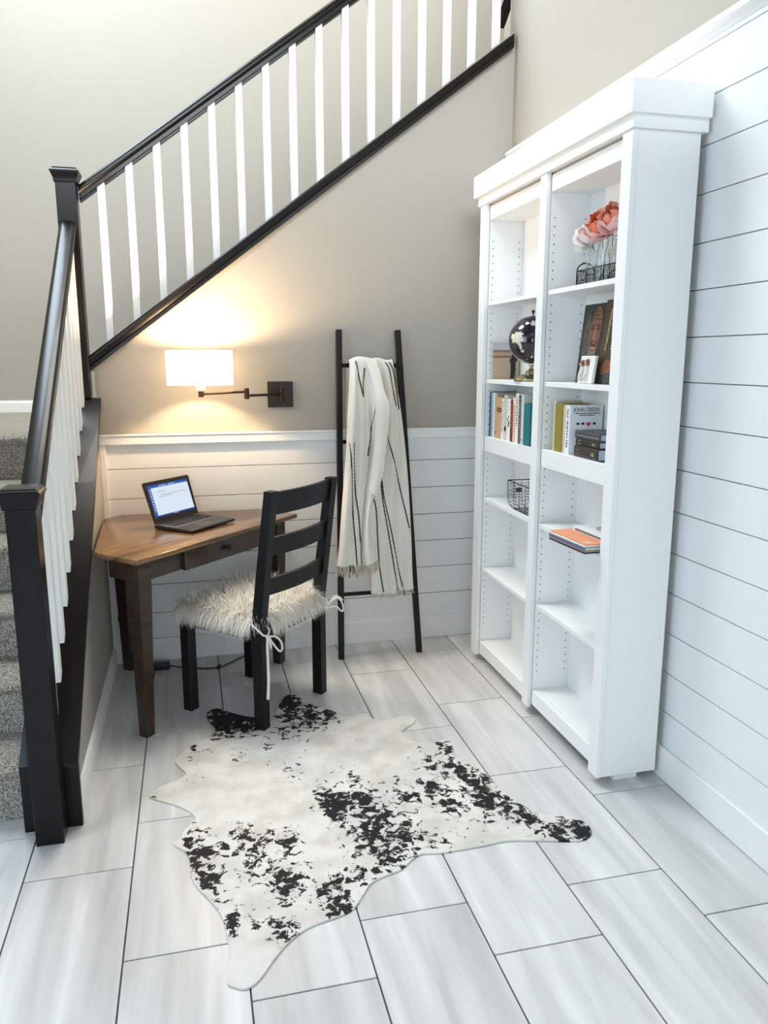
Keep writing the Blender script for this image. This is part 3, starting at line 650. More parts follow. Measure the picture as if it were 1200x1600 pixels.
def flower(label, c, R_, rgb_in, rgb_out, base, seed, group, tilt=(0.0, 0.0)):
    rnd = random.Random(seed); c = Vector(c)
    f = thing('flower', label, 'flower', base, 0, group)
    mi = mat('petal_%d_%d_%d' % rgb_in, rgb_in, 0.7); mo = mat('petal_%d_%d_%d' % rgb_out, rgb_out, 0.7)
    q = Matrix.Rotation(tilt[0], 3, 'Y') @ Matrix.Rotation(tilt[1], 3, 'X')
    def shell(b, a, r, e0, e1, hw, flare):
        P = []; ph = rnd.uniform(0, 6.28)
        for i in range(7):
            t = i/6; row = []
            el = e0+(e1-e0)*t; w = hw*math.sin(math.pi*(0.14+0.70*t))**0.8; rr = r*(1+flare*t*t*t)*(0.35+0.65*min(1, t*2.2))
            for j in range(7):
                s_ = (j-3)/3
                e = el-0.16*s_*s_*t; az = a+s_*w; ra = rr*(1+0.07*t*math.sin(3*s_+ph))
                row.append(c+q @ Vector((math.cos(az)*math.cos(e)*ra, math.sin(az)*math.cos(e)*ra, math.sin(e)*ra)))
            P.append(row)
        b.grid(P)
    for nm, m_, rings in (('outer_petals', mo, [(6, 1.02, -1.3, -0.05, 0.62, 0.20), (6, 0.98, -1.2, 0.35, 0.62, 0.14), (5, 0.90, -1.0, 0.65, 0.66, 0.10)]), ('inner_petals', mi, [(5, 0.78, -0.8, 0.95, 0.66, 0.12), (5, 0.62, -0.6, 1.15, 0.70, 0.14), (4, 0.46, -0.4, 1.25, 0.80, 0.16), (3, 0.28, -0.2, 1.35, 0.95, 0.2)])):
        b = MB()
        for cnt, r, e0, e1, hw, fl_ in rings:
            off = rnd.uniform(0, 6.28)
            for k in range(cnt): shell(b, off+2*math.pi*k/cnt+rnd.uniform(-0.15, 0.15), R_*r, e0, e1+rnd.uniform(-0.15, 0.15), hw, fl_+rnd.uniform(-0.05, 0.08))
        stuff(b.build(nm, m_, f))
    MB().tube([base, (Vector(base)*0.5+c*0.5)+Vector((0.002, 0.002, 0)), c-Vector((0, 0, R_*0.4))], 0.0012, 6).build('stem', mat('stem_green', (62, 74, 48), 0.6), f)
    return f
ys = [(2.688, 'far'), (2.628, 'middle'), (2.566, 'near')]
lbl = ['clear milk bottle at the far end of the wire caddy', 'clear milk bottle in the middle of the wire caddy', 'clear milk bottle nearest the stile in the wire caddy']
for (y, w_), lb in zip(ys, lbl):
    bt = thing('glass_bottle', lb, 'bottle', (1.449, y, 1.7645), 0, 'glass bottles in the wire caddy')
    pr = [(0.0, 0.0), (0.024, 0.0), (0.0268, 0.004), (0.0268, 0.085), (0.025, 0.098), (0.0165, 0.125), (0.0150, 0.136), (0.0150, 0.142), (0.0178, 0.144), (0.0182, 0.150), (0.0178, 0.156), (0.0160, 0.157)]
    inn = [(r_-0.0022, z) for r_, z in pr[::-1] if r_ > 0.01 and z > 0.003]+[(0.0, 0.005)]
    MB().lathe(pr+inn, (1.449, y, 1.7645), 24).build('body', m_glass, bt, angle=60)
    b = MB()
    for k in range(10):
        a = math.pi+math.radians(-60+12*k); rr_ = 0.0270
        b.obox((1.449+rr_*math.cos(a), y+rr_*math.sin(a), 1.7645+0.062), (math.cos(a), math.sin(a), 0), (-math.sin(a), math.cos(a), 0), (0, 0, 1), 0.0003, 0.0016, 0.004+0.002*(k % 3))
    b.build('embossing', m_glass, bt)
GF = 'artificial blooms in the glass bottles'
flower('white blush bloom drooping over the far bottle', (1.432, 2.733, 1.938), 0.046, (252, 232, 226), (251, 247, 242), (1.449, 2.690, 1.885), 1, GF, (-0.5, -0.7))
flower('pale pink bloom between the white and coral ones', (1.420, 2.672, 1.948), 0.045, (250, 218, 210), (252, 236, 234), (1.446, 2.684, 1.88), 2, GF, (-0.9, 0.0))
flower('large coral orange bloom with pink outer petals', (1.424, 2.604, 1.962), 0.053, (240, 138, 100), (250, 206, 200), (1.449, 2.628, 1.885), 3, GF, (-1.1, 0.1))
flower('pink bloom hanging over the nearest bottle', (1.428, 2.530, 1.975), 0.049, (243, 160, 132), (248, 200, 198), (1.449, 2.566, 1.885), 4, GF, (-1.0, 0.3))

# ---------------------------------------------------------------- wire basket
wk = thing('wire_basket', 'black wire basket on the left column shelf below the books', 'basket', (1.44, 3.10, 0.8385))
def bsec(t, ins):  # side profile of the basket: t 0..1 from rim to base
    a = t*math.pi/2; return ins
BX0, BX1, BY0, BY1, BZ0, BZ1 = 1.376, 1.510, 2.985, 3.245, 0.8405, 0.962
def pt(s, z):
    """s: 0..4 perimeter, z: height; the far end curves in towards the base"""
    k = max(0.0, 1-(z-BZ0)/0.060); cv = 0.052*(1-math.sqrt(max(0, 1-k*k)))
    x0, x1, y0, y1 = BX0+cv*0.2, BX1-cv*0.2, BY0+cv, BY1-cv
    s = s % 4
    if s < 1: return Vector((x0, y0+(y1-y0)*s, z))
    if s < 2: return Vector((x0+(x1-x0)*(s-1), y1, z))
    if s < 3: return Vector((x1, y1-(y1-y0)*(s-2), z))
    return Vector((x1-(x1-x0)*(s-3), y0, z))
b = MB()
b.tube([pt(s, BZ1) for s in (0, 1, 2, 3, 4)], 0.0026, 6); b.build('rim', m_wire, wk)
b = MB(); b.tube([pt(s, BZ0) for s in (0, 1, 2, 3, 4)], 0.0020, 6); b.build('base_ring', m_wire, wk)
b = MB(); rb_ = random.Random(4)
for k in range(1, 9):
    z = BZ0+(BZ1-BZ0)*k/9+rb_.uniform(-0.002, 0.002)
    b.tube([pt(s, z+rb_.uniform(-0.002, 0.002)) for s in (0, 0.5, 1, 1.5, 2, 2.5, 3, 3.5, 4)], 0.0009, 5, cap=False)
for s in (0.0, 0.25, 0.5, 0.75, 1.0, 1.25, 1.5, 1.75, 2.0, 2.25, 2.5, 2.75, 3.0, 3.33, 3.66):
    b.tube([pt(s, BZ0+(BZ1-BZ0)*(i/12)) for i in range(13)], 0.0016 if s in (0.0, 1.0, 2.0, 3.0) else 0.0011, 5, cap=False)
for k in range(1, 8):
    y = BY0+0.06+(BY1-BY0-0.12)*k/8; b.tube([(BX0+0.012, y, BZ0), (BX1-0.012, y, BZ0)], 0.0010, 5, cap=False)
stuff(b.build('wires', m_wire, wk))
MB().box(1.415, 1.445, BY1-0.0022, BY1+0.0005, 0.905, 0.925, 0.0005).build('tag_plate', mat('tag_grey', (84, 80, 78), 0.5), wk)

# ---------------------------------------------------------------- measured outlines (metres)
RUG = [(0.011, 3.221), (0.033, 3.242), (0.061, 3.239), (0.123, 3.174), (0.192, 3.123), (0.256, 3.115), (0.292, 3.144), (0.322, 3.231), (0.353, 3.297), (0.383, 3.311), (0.413, 3.278), (0.449, 3.191), (0.536, 3.1), (0.593, 3.047), (0.68, 2.989), (0.742, 2.966), (0.804, 2.98), (0.846, 2.978), (0.86, 2.944), (0.838, 2.903), (0.8, 2.873), (0.773, 2.838), (0.773, 2.784), (0.812, 2.745), (0.869, 2.721), (0.923, 2.741), (0.944, 2.716), (0.934, 2.664), (0.916, 2.616), (0.948, 2.539), (0.984, 2.473), (0.996, 2.388), (1.007, 2.308), (1.033, 2.235), (1.074, 2.171), (1.142, 2.138), (1.19, 2.097), (1.196, 2.056), (1.176, 2.02), (1.128, 2.005), (1.034, 2.028), (0.916, 2.057), (0.811, 2.052), (0.684, 2.05), (0.625, 2.059), (0.58, 2.031), (0.548, 2.002), (0.497, 1.987), (0.446, 1.964), (0.413, 1.921), (0.376, 1.873), (0.334, 1.852), (0.278, 1.839), (0.235, 1.824), (0.189, 1.792), (0.144, 1.741), (0.1, 1.681), (0.066, 1.659), (0.035, 1.673), (0.022, 1.694), (0.029, 1.783), (0.029, 1.839), (0.017, 1.93), (-0.012, 2.001), (-0.043, 2.059), (-0.064, 2.125), (-0.066, 2.19), (-0.077, 2.241), (-0.11, 2.283), (-0.113, 2.304), (-0.093, 2.32), (-0.085, 2.356), (-0.063, 2.389), (-0.048, 2.413), (-0.057, 2.447), (-0.088, 2.492), (-0.14, 2.538), (-0.189, 2.575), (-0.204, 2.611), (-0.175, 2.642), (-0.116, 2.675), (-0.079, 2.715), (-0.101, 2.768), (-0.119, 2.825), (-0.094, 2.876), (-0.069, 2.917), (-0.032, 2.949), (0.014, 2.997), (0.038, 3.05), (0.017, 3.126), (0.006, 3.184)]
SPOTS = [(0.073, 3.131, 0.061, 0.133, 1), (0.145, 3.131, 0.057, 0.123, 1), (0.091, 3.026, 0.047, 0.099, 0.6), (0.188, 3.066, 0.04, 0.086, 0.6), (0.367, 3.212, 0.05, 0.114, 0.9), (0.366, 3.077, 0.062, 0.132, 0.75), (0.435, 3.097, 0.057, 0.124, 0.8), (0.515, 3.078, 0.041, 0.09, 0.8), (0.305, 2.974, 0.04, 0.083, 0.6), (0.231, 2.852, 0.022, 0.042, 0.5), (-0.055, 2.897, 0.033, 0.067, 0.5), (0.117, 2.803, 0.032, 0.064, 0.45), (-0.035, 2.682, 0.022, 0.043, 0.4), (-0.18, 2.595, 0.014, 0.025, 0.6), (0.296, 2.642, 0.042, 0.08, 0.4), (0.228, 2.673, 0.029, 0.054, 0.3), (0.512, 2.534, 0.039, 0.071, 0.6), (0.381, 2.462, 0.037, 0.067, 0.6), (0.42, 2.379, 0.049, 0.086, 0.9), (0.516, 2.391, 0.06, 0.102, 0.75), (0.516, 2.52, 0.028, 0.051, 0.5), (0.544, 2.278, 0.064, 0.106, 0.8), (0.498, 2.191, 0.067, 0.108, 0.75), (0.522, 2.084, 0.053, 0.082, 0.8), (0.6, 2.145, 0.061, 0.097, 0.75), (0.671, 2.128, 0.049, 0.078, 0.5), (0.677, 2.377, 0.04, 0.072, 0.7), (0.774, 2.417, 0.048, 0.087, 0.75), (0.8, 2.322, 0.053, 0.093, 0.75), (0.818, 2.557, 0.035, 0.069, 0.7), (0.908, 2.67, 0.033, 0.065, 0.7), (0.902, 2.494, 0.057, 0.106, 0.75), (0.924, 2.393, 0.056, 0.099, 0.8), (0.933, 2.301, 0.06, 0.104, 0.85), (0.971, 2.255, 0.052, 0.091, 0.8), (0.895, 2.17, 0.032, 0.054, 0.5), (1.024, 2.183, 0.045, 0.077, 0.8), (0.848, 2.262, 0.039, 0.068, 0.5), (1.075, 2.06, 0.037, 0.062, 0.8), (1.136, 2.099, 0.031, 0.054, 0.7), (1.164, 2.049, 0.035, 0.059, 0.9), (-0.045, 2.335, 0.031, 0.052, 0.6), (-0.041, 2.222, 0.041, 0.066, 0.8), (0.017, 2.227, 0.042, 0.066, 0.6), (-0.009, 2.103, 0.039, 0.061, 0.8), (-0.041, 2.165, 0.029, 0.045, 0.7), (0.102, 2.267, 0.043, 0.069, 0.7), (0.131, 2.18, 0.038, 0.06, 0.75), (0.235, 2.204, 0.038, 0.062, 0.8), (0.176, 2.281, 0.031, 0.051, 0.6), (0.125, 2.106, 0.046, 0.07, 0.6), (0.183, 2.11, 0.029, 0.045, 0.6), (0.208, 2.031, 0.05, 0.075, 0.85), (0.271, 1.999, 0.033, 0.049, 0.5), (0.307, 1.947, 0.038, 0.055, 0.7), (0.357, 1.977, 0.039, 0.057, 0.7), (0.345, 1.881, 0.037, 0.053, 0.85), (0.408, 2.0, 0.044, 0.067, 0.6), (0.442, 2.0, 0.029, 0.042, 0.6), (-0.0, 2.023, 0.027, 0.041, 0.6), (0.041, 1.996, 0.022, 0.032, 0.4), (0.059, 1.936, 0.027, 0.038, 0.5), (0.046, 1.885, 0.026, 0.036, 0.7), (0.107, 1.878, 0.026, 0.036, 0.5), (0.175, 1.839, 0.036, 0.049, 0.7), (0.146, 1.853, 0.021, 0.028, 0.6), (0.186, 1.889, 0.016, 0.022, 0.5), (0.275, 2.106, 0.014, 0.022, 0.5), (0.433, 2.067, 0.024, 0.036, 0.4), (0.661, 2.525, 0.011, 0.022, 0.5), (0.445, 2.592, 0.014, 0.027, 0.4), (0.777, 2.102, 0.025, 0.04, 0.4), (0.839, 2.129, 0.019, 0.032, 0.4)]
TL = [[(0.76, 3.807, 1.483), (0.802, 3.809, 1.498), (0.847, 3.808, 1.495), (0.898, 3.807, 1.483)], [(0.754, 3.796, 1.378), (0.792, 3.797, 1.387), (0.837, 3.795, 1.378), (0.908, 3.792, 1.346)], [(0.74, 3.782, 1.255), (0.788, 3.782, 1.254), (0.84, 3.782, 1.253), (0.921, 3.78, 1.236)], [(0.729, 3.765, 1.099), (0.777, 3.765, 1.098), (0.842, 3.765, 1.097), (0.917, 3.764, 1.088)], [(0.716, 3.751, 0.975), (0.767, 3.751, 0.973), (0.832, 3.751, 0.971), (0.897, 3.75, 0.959)], [(0.702, 3.738, 0.849), (0.757, 3.737, 0.847), (0.815, 3.737, 0.845), (0.858, 3.736, 0.837)], [(0.688, 3.724, 0.723), (0.743, 3.724, 0.721), (0.802, 3.723, 0.718), (0.831, 3.722, 0.71)], [(0.675, 3.71, 0.597), (0.733, 3.709, 0.587), (0.791, 3.708, 0.581), (0.844, 3.709, 0.588)], [(0.659, 3.7, 0.502), (0.73, 3.699, 0.492), (0.795, 3.699, 0.494), (0.872, 3.701, 0.515)]]
TR = [[(0.886, 3.823, 1.492), (0.918, 3.823, 1.492), (0.954, 3.822, 1.483), (0.984, 3.822, 1.486)], [(0.892, 3.81, 1.377), (0.932, 3.81, 1.376), (0.974, 3.81, 1.376), (1.001, 3.81, 1.376)], [(0.895, 3.797, 1.251), (0.941, 3.797, 1.251), (0.988, 3.797, 1.25), (1.021, 3.797, 1.25)], [(0.898, 3.779, 1.094), (0.94, 3.779, 1.093), (0.993, 3.779, 1.091), (1.037, 3.779, 1.09)], [(0.881, 3.766, 0.967), (0.937, 3.765, 0.965), (0.997, 3.765, 0.963), (1.047, 3.765, 0.962)], [(0.851, 3.752, 0.841), (0.924, 3.752, 0.838), (0.997, 3.751, 0.835), (1.054, 3.751, 0.833)], [(0.831, 3.738, 0.714), (0.914, 3.737, 0.71), (0.994, 3.737, 0.706), (1.058, 3.737, 0.703)], [(0.841, 3.724, 0.584), (0.924, 3.723, 0.58), (1.001, 3.723, 0.575), (1.061, 3.722, 0.572)], [(0.847, 3.71, 0.454), (0.927, 3.709, 0.449), (1.004, 3.708, 0.444), (1.062, 3.708, 0.441)], [(0.844, 3.696, 0.331), (0.924, 3.695, 0.325), (1.005, 3.696, 0.329), (1.066, 3.697, 0.341)]]
STRIPES_L = [[(0.728, 3.761, 1.1), (0.731, 3.747, 0.975), (0.733, 3.734, 0.849), (0.739, 3.72, 0.722), (0.745, 3.706, 0.594), (0.751, 3.692, 0.472)], [(0.735, 3.761, 1.1), (0.737, 3.747, 0.974), (0.743, 3.734, 0.848), (0.755, 3.72, 0.721), (0.761, 3.706, 0.593), (0.768, 3.692, 0.471)], [(0.788, 3.804, 1.489), (0.802, 3.795, 1.409), (0.818, 3.785, 1.316)], [(0.832, 3.8, 1.455), (0.82, 3.791, 1.378), (0.818, 3.785, 1.316)], [(0.875, 3.781, 1.278), (0.863, 3.771, 1.191), (0.844, 3.761, 1.097), (0.833, 3.753, 1.028)]]
STRIPES_R = [[(0.908, 3.795, 1.27), (0.938, 3.784, 1.172), (0.962, 3.772, 1.061), (0.998, 3.756, 0.916), (1.028, 3.74, 0.77), (1.052, 3.727, 0.655)], [(0.909, 3.757, 0.929), (0.921, 3.741, 0.774), (0.943, 3.723, 0.612), (0.966, 3.705, 0.448), (0.984, 3.693, 0.342)], [(0.912, 3.757, 0.929), (0.928, 3.742, 0.79), (0.954, 3.726, 0.644), (0.984, 3.708, 0.48), (1.014, 3.694, 0.353)], [(0.857, 3.749, 0.848), (0.881, 3.739, 0.76), (0.886, 3.72, 0.583), (0.893, 3.705, 0.453), (0.909, 3.693, 0.337)], [(0.947, 3.818, 1.483), (0.968, 3.814, 1.445), (0.983, 3.805, 1.36), (1.003, 3.794, 1.266)], [(0.969, 3.818, 1.483), (0.988, 3.813, 1.439), (1.002, 3.803, 1.345), (1.013, 3.793, 1.25)]]

# ---------------------------------------------------------------- desk
RV = Vector((0.683, 0.730, 0)).normalized(); FV = Vector((-0.730, 0.683, 0)).normalized(); UZ = Vector((0, 0, 1))
dk = thing('corner_desk', 'dark walnut corner desk with clipped corners under the wall lamp', 'desk', (0.0, 3.45, 0))
TZ = 0.757
V2 = Vector((-0.225, 2.970, 0))
poly = [Vector((-0.394, 3.142, 0)), V2, V2+RV*1.034, Vector((0.330, 3.893, 0)), Vector((-0.350, 3.893, 0)), Vector((-0.424, 3.812, 0))]
def insetpoly(P, d):
    out = []; n = len(P)
    for i in range(n):
        a, b, c = P[i-1], P[i], P[(i+1) % n]
        e1 = (b-a).normalized(); e2 = (c-b).normalized()
        n1 = Vector((-e1.y, e1.x, 0)); n2 = Vector((-e2.y, e2.x, 0))
        k = (n1+n2); k = k/(1+n1.dot(n2)); out.append(b+k*d)
    return out
MB().prism([p+UZ*(TZ-0.021) for p in poly], (0, 0, 0.021), 0.004, 2).build('desk_top', m_desktop, dk)
P1 = insetpoly(poly, 0.050); P2 = insetpoly(poly, 0.070)
names = ['side_apron', 'front_apron', 'side_apron', 'back_apron', 'corner_apron', 'side_apron']
AZ0, AZ1 = 0.648, TZ-0.0215
for i in range(6):
    a, b, c, d_ = P1[i], P1[(i+1) % 6], P2[(i+1) % 6], P2[i]
    MB().prism([a+UZ*AZ0, b+UZ*AZ0, c+UZ*AZ0, d_+UZ*AZ0], (0, 0, AZ1-AZ0), 0.001).build(names[i], m_desk, dk)
o0 = V2+FV*0.044
def dp(u, v, z): return o0+RV*u+FV*v+UZ*z
dr = MB(); dr.hexa([dp(0.290, -0.012, 0.643), dp(0.806, -0.012, 0.643), dp(0.806, 0.008, 0.643), dp(0.290, 0.008, 0.643), dp(0.290, -0.012, 0.728), dp(0.806, -0.012, 0.728), dp(0.806, 0.008, 0.728), dp(0.290, 0.008, 0.728)], 0.002)
drw = dr.build('drawer', m_desk, dk)
MB().lathe([(0.006, 0.0), (0.006, 0.010), (0.013, 0.014), (0.015, 0.019), (0.012, 0.024), (0.0, 0.026)], dp(0.545, -0.012, 0.690), 16, -FV).build('knob', mat('black_knob', (22, 20, 19), 0.35), drw)
def leg(cx, cy, top, bot, shift):
    b = MB(); c = Vector((cx, cy, 0)); vs = []
    for z, s, off in ((0.0, bot, shift), (0.62, top, Vector()), (AZ1, top, Vector())):
        q = c+off
        vs.append([q+(RV*i+FV*j)*(s/2)+UZ*z for i, j in ((-1, -1), (1, -1), (1, 1), (-1, 1))])
    vv = vs[0]+vs[1]+vs[2]
    b.add(vv, [(3, 2, 1, 0), (8, 9, 10, 11)]+[(r_*4+k, r_*4+(k+1) % 4, r_*4+4+(k+1) % 4, r_*4+4+k) for r_ in (0, 1) for k in range(4)])
    return b.build('leg', m_desk, dk)
lt = 0.066
c1 = o0+RV*(0.044+lt/2)+FV*(lt/2); leg(c1.x, c1.y, lt, 0.042, -RV*0.006)
c2 = o0+RV*(1.034-0.044-lt/2)+FV*(lt/2); leg(c2.x, c2.y, lt, 0.042, Vector())
leg(-0.345, 3.815, 0.075, 0.050, Vector((0, 0, 0)))

# ---------------------------------------------------------------- laptop
lp = thing('laptop', 'open black laptop with a lit document on the desk', 'laptop', (-0.01, 3.56, TZ))
w3 = Vector((0.6513, 0.7588, 0)).normalized(); k3 = Vector((-w3.y, w3.x, 0)); H0 = Vector((-0.181, 3.520, 0)); LW = 0.300; LD = 0.212
def lpt(u, v, z): return H0+w3*u-k3*v+UZ*z
m_lap = mat('laptop_black', (34, 30, 29), 0.35); m_key = mat('key_black', (26, 26, 28), 0.5)
b = MB(); b.hexa([lpt(0, LD, TZ+0.004), lpt(LW, LD, TZ+0.004), lpt(LW, 0, TZ+0.002), lpt(0, 0, TZ+0.002), lpt(0, LD, TZ+0.015), lpt(LW, LD, TZ+0.015), lpt(LW, 0, TZ+0.020), lpt(0, 0, TZ+0.020)], 0.003, 2); base = b.build('base', m_lap, lp)
for u in (0.03, LW-0.03):
    for v in (0.03, LD-0.03): MB().lathe([(0.006, 0), (0.006, 0.005)], lpt(u, v, TZ+0.0003), 10).build('rubber_foot', m_key, base)
def deckz(v): return TZ+0.020-0.005*v/LD
b = MB(); b.hexa([lpt(0.018, 0.110, deckz(0.11)-0.001), lpt(LW-0.018, 0.110, deckz(0.11)-0.001), lpt(LW-0.018, 0.016, deckz(0.016)-0.001), lpt(0.018, 0.016, deckz(0.016)-0.001), lpt(0.018, 0.110, deckz(0.11)+0.0003), lpt(LW-0.018, 0.110, deckz(0.11)+0.0003), lpt(LW-0.018, 0.016, deckz(0.016)+0.0003), lpt(0.018, 0.016, deckz(0.016)+0.0003)])
b.build('keyboard_tray', mat('laptop_grey', (176, 170, 164), 0.4), base)
b = MB()
for row in range(5):
    n = 13; wk_ = (LW-0.040)/n
    for i in range(n):
        if row == 4 and 3 <= i <= 8:
            if i > 3: continue
            u0, u1 = 0.020+3*wk_, 0.020+9*wk_
        else: u0, u1 = 0.020+i*wk_, 0.020+(i+1)*wk_
        v0 = 0.019+row*0.018; v1 = v0+0.0132; za, zb = deckz(v0), deckz(v1)
        b.hexa([lpt(u0+0.0026, v1, zb), lpt(u1-0.0026, v1, zb), lpt(u1-0.0026, v0, za), lpt(u0+0.0026, v0, za), lpt(u0+0.0026, v1, zb+0.0022), lpt(u1-0.0026, v1, zb+0.0022), lpt(u1-0.0026, v0, za+0.0022), lpt(u0+0.0026, v0, za+0.0022)])
stuff(b.build('keys', m_key, base))
b = MB(); b.hexa([lpt(0.10, 0.190, deckz(.19)-0.0005), lpt(0.19, 0.190, deckz(.19)-0.0005), lpt(0.19, 0.128, deckz(.128)-0.0005), lpt(0.10, 0.128, deckz(.128)-0.0005), lpt(0.10, 0.190, deckz(.19)+0.0004), lpt(0.19, 0.190, deckz(.19)+0.0004), lpt(0.19, 0.128, deckz(.128)+0.0004), lpt(0.10, 0.128, deckz(.128)+0.0004)]); b.build('touchpad', mat('touchpad_dark', (52, 48, 46), 0.3), base)
ld = (k3*0.058+UZ*0.182).normalized(); lnn = ld.cross(w3).normalized()   # lid up-direction, normal towards the viewer
if lnn.dot(-k3) < 0: lnn = -lnn
LH = 0.190; L0 = H0+UZ*(TZ+0.021)
def lid(u, h, o): return L0+w3*u+ld*h+lnn*o
b = MB(); rc = 0.010; out = []
for (cu, ch, a0) in ((LW-rc, 0.004, -90), (LW-rc, LH-rc, 0), (rc, LH-rc, 90), (rc, 0.004, 180)):
    rr_ = rc if ch > 0.01 else 0.004
    for k in range(5):
        a = math.radians(a0+22.5*k); out.append(lid(cu+rr_*math.cos(a), ch+rr_*math.sin(a), -0.005))
b.prism(out, lnn*0.006); ldo = b.build('lid', m_lap, lp)
MB().tube([lid(0.04, -0.001, -0.002), lid(LW-0.04, -0.001, -0.002)], 0.005, 10).build('hinge', m_key, lp)
def scr(u0, u1, h0, h1, o, nm, rgb, st_, par):
    b = MB(); b.prism([lid(u0, h0, 0.0008+o), lid(u1, h0, 0.0008+o), lid(u1, h1, 0.0008+o), lid(u0, h1, 0.0008+o)], lnn*0.0006)
    key = 'screen_%d_%d_%d' % rgb
    return b.build(nm, mat(key, (8, 8, 10), 0.25, emit=rgb, estr=st_), par)
S0, S1, T0, T1 = 0.022, LW-0.020, 0.026, LH-0.018
scr(S0, S1, T0, T1, 0, 'display', (224, 238, 252), 0.85, ldo)
scr(S0, S1, T1-0.012, T1, 0.0006, 'title_bar', (48, 92, 190), 0.7, ldo); scr(S0, S1, T0, T0+0.008, 0.0006, 'task_bar', (40, 76, 160), 0.6, ldo)
scr(S0, S0+0.016, T0+0.008, T1-0.012, 0.0006, 'side_bar', (58, 104, 206), 0.7, ldo)
b = MB()
for k in range(8):
    h = T1-0.024-k*0.013; b.prism([lid(S0+0.004, h, 0.0021), lid(S0+0.011, h, 0.0021), lid(S0+0.011, h+0.006, 0.0021), lid(S0+0.004, h+0.006, 0.0021)], lnn*0.0004)
for k in range(3):
    u = 0.139+k*0.011; b.prism([lid(u, T0+0.002, 0.0021), lid(u+0.006, T0+0.002, 0.0021), lid(u+0.006, T0+0.006, 0.0021), lid(u, T0+0.006, 0.0021)], lnn*0.0004)
for u in (0.09, 0.15): b.prism([lid(u, T1-0.008, 0.0021), lid(u+0.045, T1-0.008, 0.0021), lid(u+0.045, T1-0.005, 0.0021), lid(u, T1-0.005, 0.0021)], lnn*0.0004)
b.build('screen_icons', mat('screen_icon', (8, 8, 10), 0.25, emit=(200, 222, 250), estr=0.8), ldo)
b = MB()
for h, ua, ub in ((0.138, 0.075, 0.120), (0.122, 0.085, 0.255), (0.114, 0.075, 0.16)):
    b.prism([lid(ua, h, 0.0015), lid(ub, h, 0.0015), lid(ub, h+0.0025, 0.0015), lid(ua, h+0.0025, 0.0015)], lnn*0.0004)
b.build('screen_text', mat('screen_text_grey', (8, 8, 10), 0.25, emit=(168, 184, 206), estr=0.7), ldo)

# ---------------------------------------------------------------- chair (local frame: +x along the back rail, +y towards the desk)
ch = thing('dining_chair', 'black ladder-back wooden chair drawn up to the corner desk', 'chair', (0.23, 2.98, 0), math.radians(46.9), world=False)
CW, CD = 0.462, 0.440
for x in (0.0, CW-0.048): MB().box(x, x+0.048, CD-0.048, CD, 0.0, 0.452, 0.003).build('leg', m_black, ch)
LEAN = 0.072
def bk(z): return 0.0 if z < 0.45 else -LEAN*((z-0.45)/0.55)
for x in (0.0, CW-0.040):
    b = MB(); zs = [(0.0085 if x == 0.0 else 0.0, 0.048), (0.45, 0.048), (0.62, 0.046), (0.80, 0.042), (1.002, 0.038)]; vs = []
    for z, d_ in zs:
        e = bk(z) if z > 0.45 else 0; e = e if z <= 0.45 else e
        vs += [(x, e, z), (x+0.040, e, z), (x+0.040, e+d_, z), (x, e+d_, z)]
    fs = [(3, 2, 1, 0), (16, 17, 18, 19)]+[(r_*4+k, r_*4+(k+1) % 4, r_*4+4+(k+1) % 4, r_*4+4+k) for r_ in range(4) for k in range(4)]
    b.add(vs, fs); b.build('back_post', m_black, ch, angle=25)
def slat(za, zb, arch=0.0):
    n = 12; F = []; B_ = []
    for i in range(n+1):
        t = i/n; x = 0.039+(CW-0.078)*t; bow = -0.022*math.sin(math.pi*t)
        for z, L_ in ((za, 0), (zb+arch*math.sin(math.pi*t), 1)):
            F.append((x, bk(z)+0.012+bow, z)); B_.append((x, bk(z)+0.032+bow, z))
    vs = F+B_; m = len(F); fs = []
    for i in range(n):
        a = 2*i
        fs += [(a, a+2, a+3, a+1), (m+a, m+a+1, m+a+3, m+a+2), (a+1, a+3, m+a+3, m+a+1), (a, m+a, m+a+2, a+2)]
    fs += [(0, 1, m+1, m), (2*n, m+2*n, m+2*n+1, 2*n+1)]
    b = MB(); b.add(vs, fs); return b
slat(0.905, 0.994).build('back_slat', m_black, ch); slat(0.736, 0.812).build('back_slat', m_black, ch); slat(0.572, 0.642).build('back_slat', m_black, ch)
b = MB(); b.prism([(-0.004, 0.046, 0.438), (0.04, 0.046, 0.438), (0.04, 0.01, 0.438), (CW-0.04, 0.01, 0.438), (CW-0.04, 0.046, 0.438), (CW+0.004, 0.046, 0.438), (CW+0.004, CD+0.006, 0.438), (-0.004, CD+0.006, 0.438)], (0, 0, 0.020), 0.003); b.build('seat', m_black, ch)
for nm, q in (('seat_rail', (0.006, 0.028, 0.046, CD-0.046)), ('seat_rail', (CW-0.028, CW-0.006, 0.046, CD-0.046)), ('seat_rail', (0.046, CW-0.046, CD-0.030, CD-0.008)), ('seat_rail', (0.040, CW-0.040, 0.008, 0.030))):
    MB().box(q[0], q[1], q[2], q[3], 0.385, 0.438, 0.001).build(nm, m_black, ch)

